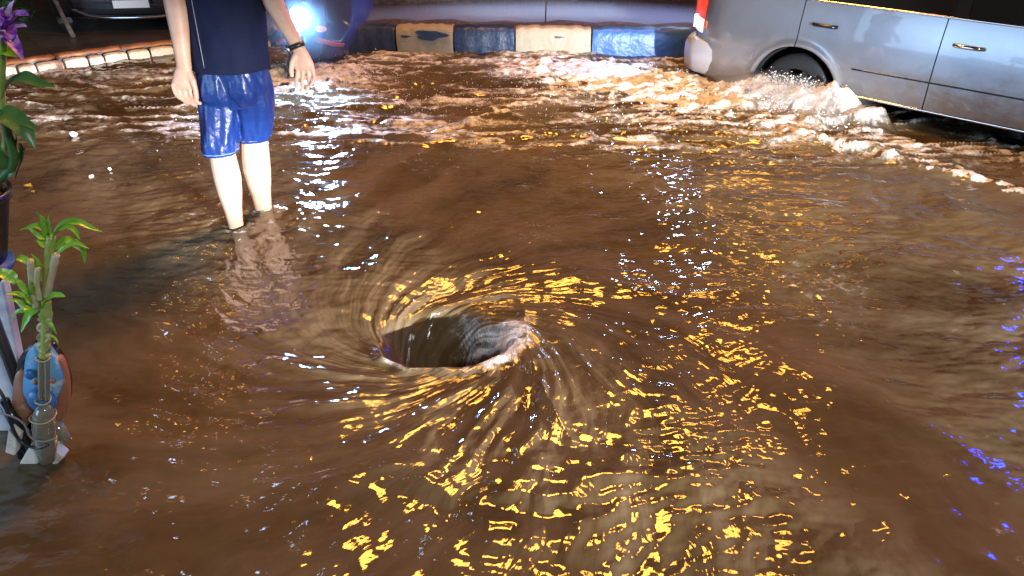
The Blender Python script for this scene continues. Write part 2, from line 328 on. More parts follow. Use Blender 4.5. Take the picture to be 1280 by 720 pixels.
# coordinates along and across the car
cs = (X-CO[0])*CF[0] + (Y-CO[1])*CF[1]; cn = (X-CO[0])*CN[0] + (Y-CO[1])*CN[1]
# plume thrown up by the rear wheel, leaning forwards
rag = 0.10*fbm(X*3.5, Y*3.5, 1.2, 3)
plA = sm(-0.55, -0.12, cs+rag)*(1-sm(0.30, 0.72, cs+rag))
plB = sm(0.0, 0.07, cn)*np.exp(-np.maximum(cn-0.07+rag, 0)/0.24)
plume = plA*plB
rough3 = fbm(X*6, Y*12, 8.8, 5, 0.5)
Hh += plume*(0.155 + 0.035*rough3 + 0.06*perlin(X*4.5, Y*7, 4.4))*cut
# wash behind the wheel reaching back along the kerb
wa = sm(-2.9, -0.9, cs)*(1-sm(-0.35, 0.05, cs))*np.exp(-((cn-0.25+0.12*cs)/0.42)**2)
Hh += wa*(0.028+0.050*np.abs(rough3))*cut
# bow wave line running forward beside the car
bl = 0.56+0.05*np.sin(cs*5)+0.06*fbm(X*3, Y*3, 5.5, 2)
bow = sm(-0.2, 0.2, cs)*np.exp(-((cn-bl)/0.065)**2)
Hh += bow*(0.026+0.016*fbm(X*9, Y*14, 2.2, 4))
# wake of the scooter, at the far left
sp = np.exp(-((X+1.42)/0.42)**2-((Y-5.35)/0.40)**2)
Hh += sp*(0.03+0.06*np.abs(rough3))*cut
# little rings around the legs
for lx, ly in ((-1.18, 2.95), (-1.112, 3.12)):
    d = np.hypot(X-lx, Y-ly); Hh += 0.007*np.cos(d*80)*np.exp(-d/0.09)*(1+.6*perlin(X*12, Y*12, 3)) + 0.014*np.exp(-((d-.045)/.018)**2)*(0.6+.8*perlin(X*25, Y*25, 1))
# ---- foam
det = fbm(X*9, Y*15, 1.0, 5, 0.65)
foam = np.zeros_like(Hh)
foam = np.maximum(foam, st*cut*sm(0.52, 0.86, crest+0.20*det)*sm(-0.5, 0.35, perlin(X*1.2, Y*1.8, 9)+0.25)*0.55)
foam = np.maximum(foam, st*cut*0.42*sm(-0.35, 0.75, fbm(X*2.2, Y*7, 3.3, 4, 0.6)))
foam = np.maximum(foam, plume*1.35*(0.75+0.5*det))
foam = np.maximum(foam, sm(0.15, 0.75, wa*(1.0+0.9*det)))
foam = np.maximum(foam, sm(0.25, 0.8, bow*(0.62+0.9*det)))
foam = np.maximum(foam, 0.85*sm(0.15, 0.7, sp*(0.9+0.8*det)))
trail = sm(-0.4, 0.1, cs)*np.exp(-((cn-0.42)/0.22)**2)*(1-sm(0.8, 1.3, cs))
foam = np.maximum(foam, 0.5*trail*sm(-.4, .4, det))
foam = np.maximum(foam, lip*(0.30+0.42*sm(-1.5, -.5, Ph)*(1-sm(.4, .9, Ph))+0.25*perlin(np.cos(Ph)*3, np.sin(Ph)*3, 5))*(0.9+0.5*det))
stk = perlin(cq*14, sq*14, S*2.2+3)
rw = sm(-2.2, -0.6, Ph)*(1-sm(0.9, 1.7, Ph))
foam = np.maximum(foam, 0.62*sm(0.27, 0.18, Re)*sm(0.08, 0.16, Re)*(0.25+0.75*rw)*(0.7+0.9*stk+0.15*det))
foam = np.maximum(foam, 0.24*np.exp(-(Rr/0.55)**2)*sm(0.15, 0.75, stk+0.3*det)*sm(0.2, 0.3, Rr))
foam = np.maximum(foam, 0.15*fold*np.exp(-((X-fx)/0.035)**2)*sm(0.0, .6, det+.3))
for lx, ly in ((-1.18, 2.95), (-1.112, 3.12)):
    d = np.hypot(X-lx-.02, Y-ly+.01); foam = np.maximum(foam, 0.5*np.exp(-((d-.045)/.02)**2)*sm(-.2, .4, det))
foam = np.maximum(foam, cut*sm(.9, 1.3, Rr)*0.20*sm(0.30, 0.9, fbm(X*2.2, Y*3.4, 31.0, 3)+0.6*fbm(X*9, Y*17, 22.0, 4, .65)))
foam = np.clip(foam, 0, 1)
co = np.empty((NR*NS, 3), np.float32); co[:, 0] = X; co[:, 1] = Y; co[:, 2] = Hh
ii = (np.arange(NR-1)[:, None]*NS + np.arange(NS)[None]); jj = (np.arange(NR-1)[:, None]*NS + (np.arange(NS)[None]+1) % NS)
fc = np.stack([ii, ii+NS, jj+NS, jj], -1).reshape(-1, 4).astype(np.int32)
me = bpy.data.meshes.new('water'); me.vertices.add(len(co)); me.vertices.foreach_set('co', co.ravel())
me.loops.add(fc.size); me.loops.foreach_set('vertex_index', fc.ravel())
me.polygons.add(len(fc)); me.polygons.foreach_set('loop_start', np.arange(len(fc), dtype=np.int32)*4)
me.update(calc_edges=True); me.polygons.foreach_set('use_smooth', np.ones(len(fc), bool))
at = me.attributes.new('foam', 'FLOAT', 'POINT'); at.data.foreach_set('value', foam.astype(np.float32))
fl = np.stack([cq, sq, S], -1).astype(np.float32)
at = me.attributes.new('flow', 'FLOAT_VECTOR', 'POINT'); at.data.foreach_set('vector', fl.ravel())
water = bpy.data.objects.new('water', me); COL.objects.link(water); water['kind'] = 'structure'

m = bpy.data.materials.new('muddy_water'); m.use_nodes = True; nt = m.node_tree; L = nt.links.new
b = nt.nodes['Principled BSDF']
def node(t, **k):
    n = nt.nodes.new(t)
    for a, v in k.items(): setattr(n, a, v)
    return n
def noise(vec, scale, detail=5, rough=0.6, vscale=None):
    n = node('ShaderNodeTexNoise'); n.inputs['Scale'].default_value = scale; n.inputs['Detail'].default_value = detail; n.inputs['Roughness'].default_value = rough
    if vscale:
        mp = node('ShaderNodeMapping'); mp.inputs['Scale'].default_value = vscale; L(vec, mp.inputs[0]); vec = mp.outputs[0]
    L(vec, n.inputs['Vector']); return n.outputs[0]
def rng(x, a, bb, c=0, d=1):
    n = node('ShaderNodeMapRange'); n.interpolation_type = 'SMOOTHSTEP'
    for i, v in enumerate((a, bb, c, d)): n.inputs[i+1].default_value = v
    L(x, n.inputs[0]); return n.outputs[0]
def mth(op, a, bb):
    n = node('ShaderNodeMath', operation=op)
    for i, v in enumerate((a, bb)):
        if isinstance(v, (int, float)): n.inputs[i].default_value = v
        else: L(v, n.inputs[i])
    return n.outputs[0]
def mixc(f, a, bb):
    n = node('ShaderNodeMix', data_type='RGBA')
    if isinstance(f, (int, float)): n.inputs[0].default_value = f
    else: L(f, n.inputs[0])
    for i, v in ((6, a), (7, bb)):
        if isinstance(v, tuple): n.inputs[i].default_value = (*v, 1)
        else: L(v, n.inputs[i])
    return n.outputs[2]
tc = node('ShaderNodeTexCoord').outputs['Object']
fo = node('ShaderNodeAttribute', attribute_name='foam').outputs['Fac']
flo = node('ShaderNodeAttribute', attribute_name='flow').outputs['Vector']
silt = rng(noise(tc, 1.6, 6, 0.6), 0.3, 0.7)
silt2 = rng(noise(flo, 5.0, 6, 0.6, (1, 1, 0.3)), 0.38, 0.66)
base = mixc(silt, (0.048, 0.032, 0.014), (0.110, 0.077, 0.039))
base = mixc(mth('MULTIPLY', silt2, 0.45), base, (0.175, 0.135, 0.088))
fn = noise(tc, 28, 8, 0.72)
fm = rng(mth('ADD', mth('MULTIPLY', fo, 1.25), mth('MULTIPLY', mth('SUBTRACT', fn, 0.5), 1.3)), 0.22, 0.85)
fm = mth('MULTIPLY', fm, rng(fo, 0.02, 0.2))
foamc = mixc(rng(noise(tc, 16, 6, 0.7), 0.35, 0.65), (0.42, 0.385, 0.35), (0.86, 0.89, 0.93))
L(mixc(fm, base, foamc), b.inputs['Base Color'])
L(rng(fm, 0, 1, 0.065, 0.45), b.inputs['Roughness'])
b.inputs['IOR'].default_value = 1.40; b.inputs['Specular IOR Level'].default_value = 0.5
h1 = noise(tc, 38, 1.2, 0.4); h2 = noise(flo, 22, 3, 0.5, (1, 1, 0.25)); h3 = noise(tc, 75, 5, 0.7)
bp1 = node('ShaderNodeBump'); bp1.inputs['Strength'].default_value = 0.5; bp1.inputs['Distance'].default_value = 0.0030
L(h1, bp1.inputs['Height'])
bp2 = node('ShaderNodeBump'); bp2.inputs['Strength'].default_value = 0.5; bp2.inputs['Distance'].default_value = 0.0040
L(h2, bp2.inputs['Height']); L(bp1.outputs[0], bp2.inputs['Normal'])
bp3 = node('ShaderNodeBump'); bp3.inputs['Distance'].default_value = 0.012
L(mth('MULTIPLY', fm, 0.7), bp3.inputs['Strength']); L(h3, bp3.inputs['Height']); L(bp2.outputs[0], bp3.inputs['Normal'])
L(bp3.outputs[0], b.inputs['Normal'])
me.materials.append(m)

# ================================================================ GROUND, PAVEMENT
MB().add([(-90,-90,-.6),(90,-90,-.6),(90,90,-.6),(-90,90,-.6)], [(0,1,2,3)]).build('ground', M['asphalt'], kind='structure')
# left island edge, seen from the stones: a curve
edge = spline([(-6.2, 4.1), (-4.6, 4.95), (-3.65, 5.44), (-3.15, 5.83), (-2.70, 6.12), (-2.30, 6.30), (-2.0, 6.42)], 10)
pv = MB(); pts = [(p[0], p[1]+0.10) for p in edge]
top = [(x, y, 0.062) for x, y in pts] + [(-2.0, 30, 0.062), (-30, 30, 0.062), (-30, 4.2, 0.062)]
bot = [(x, y, -0.5) for x, y, z in top]; n = len(top)
pv.add(top+bot, [tuple(range(n))[::-1]] + [(i, (i+1) % n, n+(i+1) % n, n+i) for i in range(n)])
pv.build('pavement', M['paving'], smooth=False, kind='structure')

def along(line, d):
    acc = 0
    for a, c in zip(line[:-1], line[1:]):
        l = np.linalg.norm(c-a)
        if acc+l >= d: t = (d-acc)/l; return a+(c-a)*t, (c-a)/l
        acc += l
    return line[-1], (line[-1]-line[-2])/np.linalg.norm(line[-1]-line[-2])
tot = sum(np.linalg.norm(c-a) for a, c in zip(edge[:-1], edge[1:]))
d = 1.95; k = 0
stones = []
while d < tot-0.1:
    w = random.uniform(0.10, 0.19); p, t = along(edge, d+w/2)
    nn = np.array([-t[1], t[0]])
    s = MB(); hz = random.uniform(0.050, 0.064)
    rsn = []
    for a in np.linspace(-w/2+.004, w/2-.004, 7):
        ring = []
        for (q, z) in ((-.045, -.25), (-.05, 0.0), (-.052, hz*.6), (-.040, hz*.93), (-.02, hz), (.03, hz), (.06, hz*.96), (.06, -.25)):
            e = 1-0.16*(abs(a)/(w/2))**4
            j = 0.006*math.sin(a*90+q*60+k*3)*1.0
            ring.append((p[0]+t[0]*a+nn[0]*(q*e+j*.6), p[1]+t[1]*a+nn[1]*(q*e+j*.6), z*(e if z > 0 else 1)+j*.3))
        rsn.append(ring)
    s.rings(rsn); o = s.build('kerb_stone', M['stone'], bevel=0.004)
    o['category'] = 'kerb stone'; o['group'] = 'white kerb stones edging the left pavement'; 
    ordn = ['first', 'second', 'third', 'fourth', 'fifth', 'sixth', 'seventh', 'eighth', 'ninth', 'tenth', 'eleventh', 'twelfth', 'thirteenth', 'fourteenth', 'fifteenth', 'sixteenth', 'seventeenth', 'eighteenth', 'nineteenth', 'twentieth', 'twenty-first', 'twenty-second', 'twenty-third', 'twenty-fourth']
    o['label'] = 'rough %s white stone of the low left kerb, %s from the left' % ('wide' if w > .145 else 'narrow', ordn[len(stones)])
    stones.append((o, p)); d += w+random.uniform(.004, .012); k += 1
# terracotta coping tiles over the stones
d = 1.9
cops = []
while d < tot-0.15:
    w = random.uniform(0.38, 0.5); s = MB(); rs_ = []
    for a in np.linspace(0.004, w-.004, 9):
        p, t = along(edge, min(d+a, tot-.01)); nn = np.array([-t[1], t[0]])
        j = 0.003*math.sin(a*40+d*9)
        rs_.append([(p[0]+nn[0]*q, p[1]+nn[1]*q, z+j) for q, z in ((.020, .066), (.020, .078), (.028, .084), (.12, .084), (.13, .078), (.13, .063))])
    s.rings(rs_); o = s.build('coping_tile', M['coping'])
    o['category'] = 'coping tile'; o['group'] = 'terracotta coping on the left kerb'; o['label'] = 'terracotta coping tile on the white stone kerb, %s from the left' % ordn[len(cops)]
    cops.append(o); d += w

# ================================================================ MEDIAN KERB
def kerb_block(x0, x1, y0, y1, mt, label, h0=0.198, extra=None):
    # y0, y1: front face at either end; worn rounded block
    s = MB(); rs_ = []; N = 14; ph0 = random.random()*9
    for i in range(N+1):
        t = i/N; x = x0+(x1-x0)*t; y = y0+(y1-y0)*t
        e = 1.0-0.05*(abs(2*t-1)**8)
        ring = []
        for q, z in ((0.0, -.3), (0.0, 0.02), (.004, h0*.55), (.012, h0*.82), (.030, h0*.96), (.055, h0), (.13, h0), (.15, h0*.97), (.155, -.3)):
            j = 0.005*math.sin(11*t*3+z*31+ph0)+0.004*math.sin(23*t+q*70+ph0*2)
            ring.append((x+j*.4, y+q+j, (z*e if z > 0 else z)+j*.7))
        rs_.append(ring)
    s.rings(rs_); o = s.build('kerb_block', mt, bevel=0.003)
    tag(o, label, 'kerb block', 'painted kerb blocks along the median'); 
    if extra:
        # a patch where the paint has come off, lying on the face
        pm = MB()
        for (fx0, fx1, z0, z1) in extra:
            n = 22; loop = []; c = ((fx0+fx1)/2, (z0+z1)/2)
            for i in range(n):
                a = 2*math.pi*i/n; rr = 1+0.18*math.sin(3*a+1)+0.12*math.sin(5*a+2)
                loop.append((c[0]+(fx1-fx0)/2*rr*math.cos(a), c[1]+(z1-z0)/2*rr*math.sin(a)))
            yf = lambda x, z: y0+(y1-y0)*(x-x0)/(x1-x0) + np.interp(z, [0.02, h0*.55, h0*.82, h0*.96], [0, .004, .012, .03]) - 0.011
            pm.add([(x, yf(x, z), z) for x, z in loop], [tuple(range(n))])
        pm.build('bare_patch', M['kerb_dark'], o)
    return o
bl_ = [(-2.75, -2.28, 'd'), (-2.27, -1.80, 'p'), (-1.79, -1.54, 'd'), (-1.53, -1.305, 'o'), (-1.295, -0.925, 'd'), (-0.915, -0.465, 'w'), (-0.455, 0.02, 'd'), (0.03, 0.615, 'w2'), (0.625, 1.42, 'd'), (1.43, 1.85, 'p'), (1.86, 2.3, 'd'), (2.31, 2.85, 'p'), (2.86, 3.4, 'd')]
kl = {3: 'ochre painted kerb block beside the scooter headlight', 4: 'dark navy kerb block between the ochre block and the yellowed one',
      5: 'yellowed cream kerb block with a dark bare patch on its face', 6: 'dark navy kerb block between the yellowed and the pale cream block',
      7: 'long pale cream kerb block with faint scuffs in the middle of the median', 8: 'bright blue kerb block next to the car tail lamp'}
for i, (a, c, t) in enumerate(bl_):
    ya, yc = 6.19-0.055*(a+1.3), 6.19-0.055*(c+1.3)
    mt = {'d': M['kerb_dark'], 'p': M['kerb_pale'], 'w': M['kerb_pale'], 'w2': M['kerb_pale'], 'o': M['kerb_ochre']}[t]
    if i not in kl and (a > 1.5 or c < -1.79): continue
    lab = kl.get(i, 'navy kerb block hidden behind the scooter' if i == 2 else 'cream kerb block behind the silver car')
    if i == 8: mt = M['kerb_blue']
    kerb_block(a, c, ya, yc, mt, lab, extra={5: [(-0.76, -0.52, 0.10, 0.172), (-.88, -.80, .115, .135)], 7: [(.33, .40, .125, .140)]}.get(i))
# bed behind the kerb and far lane verge
s = MB(); n = 40; vs = []
for i in range(n+1):
    x = -2.0+6.0*i/n
    for q, z in ((6.22, .14), (6.45, .165), (6.62, .15), (6.72, -.3)):
        vs.append((x, q-0.055*(x+1.3)*1.0+0.10, z+0.010*math.sin(x*13+q*7)+0.006*math.sin(x*37)))
s.add(vs, [(i*4+j, (i+1)*4+j, (i+1)*4+j+1, i*4+j+1) for i in range(n) for j in range(3)])
s.build('median_ground', M['soil'], kind='structure')
far = MB(); far.box((-2.0, 8.35, -.5), (30, 40, 0.10)); far.build('far_verge_ground', M['soil'], smooth=False, kind='structure')
s = MB()
for k in range(24):
    x0 = -30+k*2.6; s.box((x0, 16, .1), (x0+2.3, 16.4, 5.0)); s.box((x0+2.3, 16.1, .1), (x0+2.6, 16.3, 5.2))
wl = s.build('sky_block_wall', M['wallbrown'], smooth=False); tag(wl, 'long dark brown wall added far across the street to darken reflections', 'wall')  # unseen wall, added to keep bright low sky out of the water reflections
s = MB(); s.tube([(0.276, 6.50, .10), (0.277, 6.50, 1.3)], .006, 8)
pst = s.build('marker_post', M['steel']); tag(pst, 'thin pale metal rod standing in the median behind the kerb', 'post')

# ================================================================ BACKGROUND AT THE LEFT
def trunk_tree(x, y, r, lean, label, h=3.4):
    t = empty('street_tree', (x, y, 0.06)); tag(t, label, 'tree')
    s = MB(); pts = [(lean*z*.4+0.02*math.sin(z*4+x), 0.02*math.cos(z*3), z-.05) for z in np.linspace(0, h, 12)]
    s.tube(pts, [r*(1.25 if i == 0 else 1-.05*i) for i in range(12)], 12)
    for k in range(5):
        a = k*1.3+x; p = np.array(pts[7+k % 4]); s.tube([p, p+np.array((.4*math.cos(a), .4*math.sin(a), .35)), p+np.array((.8*math.cos(a), .8*math.sin(a), .9))], [r*.45, r*.3, r*.12], 8)
    s.build('trunk', M['bark'], t)
    c = MB(); rnd = random.Random(int(x*100))
    for k in range(900):
        a, q, u = rnd.uniform(0, 6.28), rnd.uniform(.2, 1), rnd.uniform(-1, 1)
        p = np.array((lean*h*.4+1.0*q*math.cos(a), 1.0*q*math.sin(a), h+.2+.7*u*math.sqrt(1-q*q*.8)))
        d1 = np.array([rnd.gauss(0, 1) for _ in range(3)]); d1 /= np.linalg.norm(d1); d2 = np.cross(d1, (0.3, .2, .9)); d2 /= np.linalg.norm(d2)
        l = rnd.uniform(.06, .12); c.add([p-d1*l, p+d2*l*.35, p+d1*l, p-d2*l*.35], [(0, 1, 2, 3)])
    c.build('crown', M['leafdark'], t, smooth=False); return t
trunk_tree(-4.0, 7.05, 0.05, -.1, 'pale slim tree trunk left of the parked car on the dark pavement')
trunk_tree(-3.62, 6.45, 0.018, -.35, 'thin leaning brown sapling rising just behind the white stone kerb', 2.2)
# low shrub at the very left
s = MB(); rnd = random.Random(3)
for k in range(700):
    a, q = rnd.uniform(0, 6.28), rnd.uniform(0, 1)**.5
    p = np.array((q*.45*math.cos(a), q*.3*math.sin(a), rnd.uniform(.02, .55)))
    d1 = np.array([rnd.gauss(0, 1), rnd.gauss(0, 1), rnd.gauss(.6, .6)]); d1 /= np.linalg.norm(d1); d2 = np.cross(d1, (0.3, .9, .2)); d2 /= np.linalg.norm(d2)
    l = rnd.uniform(.03, .06); s.add([p, p+d1*l+d2*l*.25, p+d1*l*2, p+d1*l-d2*l*.25], [(0, 1, 2, 3)])
sh = empty('shrub', (-4.75, 7.1, .06)); tag(sh, 'dim bush on the pavement behind the purple orchid', 'shrub')
s.build('foliage', M['leafdark'], sh, smooth=False)
s = MB()
for k in range(6): s.tube([(0.03*math.cos(k), .03*math.sin(k), -.02), (.15*math.cos(k), .12*math.sin(k), .2), (.3*math.cos(k), .2*math.sin(k), .45)], [.01, .008, .004], 6)
s.build('stem', M['bark'], sh)
# dark car parked beyond the pavement (only its bumper shows)
pc = empty('parked_car', (-3.25, 7.45, 0.06), R(8)); tag(pc, 'dark car parked on the left pavement behind the trunks with a shiny bumper', 'car')
s = MB(); rs_ = []
for y_, hw, z0, z1 in ((-.82, .55, .16, .36), (-.78, .66, .13, .50), (-.6, .74, .12, .60), (.1, .76, .12, .68), (.5, .74, .12, .70), (.9, .66, .12, 1.15), (2.2, .64, .12, 1.2), (2.9, .7, .14, .72), (3.1, .55, .2, .6)):
    rs_.append([(-hw, y_, z0), (-hw*1.02, y_, (z0+z1)/2), (-hw*.9, y_, z1*.97), (0, y_, z1), (hw*.9, y_, z1*.97), (hw*1.02, y_, (z0+z1)/2), (hw, y_, z0), (0, y_, z0)])
s.rings(rs_); s.build('body', M['carback'], pc, bevel=.03)
for sx in (-1, 1):
    for yy in (-.15, 2.2):
        w_ = MB(); w_.tube([(sx*.55, yy, .22), (sx*.72, yy, .22)], .22, 22); w_ = w_.build('wheel', M['black'], pc)
    s = MB(); s.ball((sx*.5, -.80, .40), (.10, .04, .05)); s.build('headlight', M['chrome'], pc)
s = MB(); s.tube(spline([(-.48, -.84, .20), (-.30, -.90, .15), (0, -.93, .14), (.30, -.90, .15), (.48, -.84, .20)]), .014, 8); s.build('bumper_trim', M['chrome'], pc)
s = MB(); s.box((-.14, -.90, .21), (.14, -.885, .27)); s.build('plate', M['bumper'], pc, smooth=False)
for q in range(3):
    s = MB(); s.tube([(-.28, -.84, .30+q*.03), (.28, -.84, .30+q*.03)], .006, 6); s.build('grille_bar', M['chrome'], pc)

# ================================================================ THE SILVER CAR
import mathutils
car = empty('silver_car', (0, 0, 0)); tag(car, 'silver car driving through the flood at the upper right with its rear wheel in spray', 'car')
HW = 0.72
def cp(s_, lat, z):      # lat 0 = side plane towards the camera, grows away from the camera
    return (CO[0]+CF[0]*s_-CN[0]*lat, CO[1]+CF[1]*s_-CN[1]*lat, z)
HUB = -0.05; HUB2 = 2.02; RA = 0.300; HZ = 0.045
ZT = 0.600
def bottom(s_):
    z = 0.112
    if s_ < HUB: z = 0.112-0.06*sm(HUB-.3, -.8, s_)*0 - 0.0
    for h in (HUB, HUB2):
        d_ = abs(s_-h)
        if d_ < RA: z = max(z, HZ+math.sqrt(RA*RA-d_*d_))
    if s_ < -0.35: z = 0.03+0.02*(-0.35-s_)
    if s_ > HUB2+.31: z = .03
    return z
def belt(s_):
    if s_ < 1.5: return 0.612 + (0.0 if s_ > -.1 else 0.02*sm(-.1, -.5, s_))
    return 0.612-0.11*sm(1.5, 2.9, s_)
def side_off(s_, z, top_):   # inward offset of the skin
    o = 0.0
    u = (z-0.26)/0.34
    o += 0.035*max(u, 0)**2 + 0.05*max(-u-.25, 0)**2
    o += 0.004*math.exp(-((z-0.271)/0.006)**2)          # pressed crease
    e = max(0, (-0.56-s_)/0.36); o += 0.20*min(e, 1)**2.2
    e = max(0, (s_-2.35)/0.42); o += 0.26*min(e, 1)**2.2
    for h in (HUB, HUB2):                                # flared arch lip
        d_ = math.hypot(s_-h, z-HZ); o -= 0.012*math.exp(-((d_-RA-.012)/.022)**2)
    return o
def panel(s0, s1, side, z_lo=None):
    n = max(4, int((s1-s0)/0.012)); mz = 30; vs = []; 
    for i in range(n+1):
        s_ = s0+(s1-s0)*i/n; zb = bottom(s_); zt = belt(s_)
        for j in range(mz+1):
            z = zb+(zt-zb)*j/mz; o = side_off(s_, z, zt)
            vs.append(cp(s_, o if side else 2*HW-o, z))
    # turned-in return at top and bottom edges, so the skin has thickness
    f = [(i*(mz+1)+j, (i+1)*(mz+1)+j, (i+1)*(mz+1)+j+1, i*(mz+1)+j+1) for i in range(n) for j in range(mz)]
    b0 = len(vs)
    for i in range(n+1):
        s_ = s0+(s1-s0)*i/n; zb = bottom(s_); o = side_off(s_, zb, 0)+.05
        vs.append(cp(s_, o if side else 2*HW-o, zb+0.002))
    f += [(i*(mz+1), b0+i, b0+i+1, (i+1)*(mz+1)) for i in range(n)]
    return MB().add(vs, f)
S1, S2, S3 = -0.072, 0.742, 1.56
for side in (1, 0):
    panel(-0.92, S1-.003, side).build('rear_quarter', M['paint'], car)
    rd = panel(S1+.003, S2-.003, side).build('door', M['paint'], car)
    fd = panel(S2+.003, S3-.003, side).build('door', M['paint'], car)
    panel(S3+.003, 2.77, side).build('front_wing', M['paint'], car)
    for dr, hs in ((rd, 0.085), (fd, 0.885)):
        lat = lambda o_: (o_ if side else 2*HW-o_)
        s = MB(); s.tube(spline([cp(hs-.075, lat(.015), .488), cp(hs-.05, lat(-.012), .490), cp(hs, lat(-.018), .491), cp(hs+.05, lat(-.012), .490), cp(hs+.075, lat(.015), .488)]), .0105, 8)
        s.build('handle', M['blackgloss'] if dr is rd else M['chrome'], dr)
        s = MB(); s.tube([cp(hs-.05, lat(.009), .484), cp(hs+.05, lat(.009), .484)], (.022), 10, flat=(1, .35), up=(0, 0, 1)); s.build('handle_cup', M['dark'], dr)
# seams: dark inner shell behind the gaps
inn = MB()
inn.box((-.72, .060, .13), (2.62, 2*HW-.060, .57), M4=lambda p: cp(*p)); 
inn = MB(); rs_ = []
for s_ in np.linspace(-.74, 2.65, 60):
    zb = bottom(s_)+.012; o = side_off(s_, .3, 0)+.052
    if abs(s_-HUB) < RA+.02 or abs(s_-HUB2) < RA+.02: o += .24
    rs_.append([cp(s_, o, zb), cp(s_, o, .58), cp(s_, 2*HW-o, .58), cp(s_, 2*HW-o, zb)])
inn.rings(rs_); inn.build('inner_shell', M['dark'], car, smooth=False)
# top skin: deck, bonnet
dk = MB(); vs = []; ns = 40; nl = 14
for i in range(ns+1):
    s_ = -0.92+(2.77+0.92)*i/ns; zt = belt(s_)
    o0 = side_off(s_, zt, 0)
    for j in range(nl+1):
        t = j/nl; lat = o0+(2*HW-2*o0)*t; vs.append(cp(s_, lat, zt+0.035*math.sin(math.pi*t)))
dk.add(vs, [(i*(nl+1)+j, (i+1)*(nl+1)+j, (i+1)*(nl+1)+j+1, i*(nl+1)+j+1) for i in range(ns) for j in range(nl)])
dk.build('upper_skin', M['paint'], car)
# tail and nose faces
for s_, nm in ((-0.92, 'tailgate'), (2.77, 'front_face')):
    e = MB(); vs = []; zb = .04
    for i in range(11):
        z = zb+(belt(s_)-zb)*i/10; o = side_off(s_, z, 0)
        for j in range(9):
            t = j/8; vs.append(cp(s_+(-1 if s_ < 0 else 1)*0.05*math.sin(math.pi*t), o+(2*HW-2*o)*t, z+.035*math.sin(math.pi*t)*(i/10)))
    e.add(vs, [(i*9+j, i*9+j+1, (i+1)*9+j+1, (i+1)*9+j) for i in range(10) for j in range(8)])
    e.build(nm, M['paint'], car)
# greenhouse: roof, glass, pillars
def gp(s_, t, h):    # h 0..1 up the glass
    ins = 0.055+0.16*h
    sb = s_
    return cp(sb, ins+(2*HW-2*ins)*t, 0.615+0.40*h)
def quad_strip(a0, a1, b0, b1, t, name, mt, th=0.0):
    # a: s at bottom, b: s at top
    g = MB(); vs = []; n = 10; k = 6
    for i in range(n+1):
        u = i/n
        for j in range(k+1):
            h = j/k; s_ = (a0+(a1-a0)*u)*(1-h)+(b0+(b1-b0)*u)*h
            p = np.array(gp(s_, t, h)); out = np.array((CN[0], CN[1], 0))*(1 if t == 0 else -1)
            vs.append(tuple(p+out*(th+0.012*math.sin(math.pi*h))))
    g.add(vs, [(i*(k+1)+j, (i+1)*(k+1)+j, (i+1)*(k+1)+j+1, i*(k+1)+j+1) for i in range(n) for j in range(k)])
    return g.build(name, mt, car)
for t in (0, 1):
    quad_strip(-.78, -.09, -.55, -.10, t, 'rear_pillar', M['paint'], .004)
    quad_strip(-.085, .755, -.095, .76, t, 'side_window', M['glass'])
    quad_strip(.83, 1.62, .80, 1.12, t, 'side_window', M['glass'])
    quad_strip(.755, .83, .76, .80, t, 'door_pillar', M['blackgloss'], .003)
    tr = MB(); tr.tube([cp(s_, .040 if t == 0 else 2*HW-.040, .618) for s_ in np.linspace(-.08, 1.55, 20)], .006, 8); tr.build('window_trim', M['chrome'], car)
    tr = MB(); tr.tube([cp(s_, .004 if t == 0 else 2*HW-.004, .118) for s_ in np.linspace(.27, 1.70, 20)], .009, 8); tr.build('sill_trim', M['chrome'], car)
    tr = MB(); tr.tube([cp(s_, .003 if t == 0 else 2*HW-.003, .272+.004*math.sin(s_)) for s_ in np.linspace(.30, 1.68, 20)], .0055, 8); tr.build('crease_shade_strip', M['blackgloss'], car)  # black strip stands in for the shade in the pressed crease
rf = MB(); vs = []
for i in range(13):
    s_ = -.56+(1.13+.56)*i/12
    for j in range(9): 
        t = j/8; p = gp(s_, t, 1.0); vs.append((p[0], p[1], p[2]+.04*math.sin(math.pi*t)+.02*math.sin(math.pi*i/12)))
rf.add(vs, [(i*9+j, (i+1)*9+j, (i+1)*9+j+1, i*9+j+1) for i in range(12) for j in range(8)]); rf.build('roof', M['paint'], car)
for nm, a, c in (('rear_window', -.78, -.55), ('windscreen', 1.64, 1.13)):
    g = MB(); vs = []
    for h in (0, .5, 1):
        for j in range(9): vs.append(gp(a+(c-a)*h, j/8, h))
    g.add(vs, [(i*9+j, i*9+j+1, (i+1)*9+j+1, (i+1)*9+j) for i in range(2) for j in range(8)]); g.build(nm, M['glass'], car)
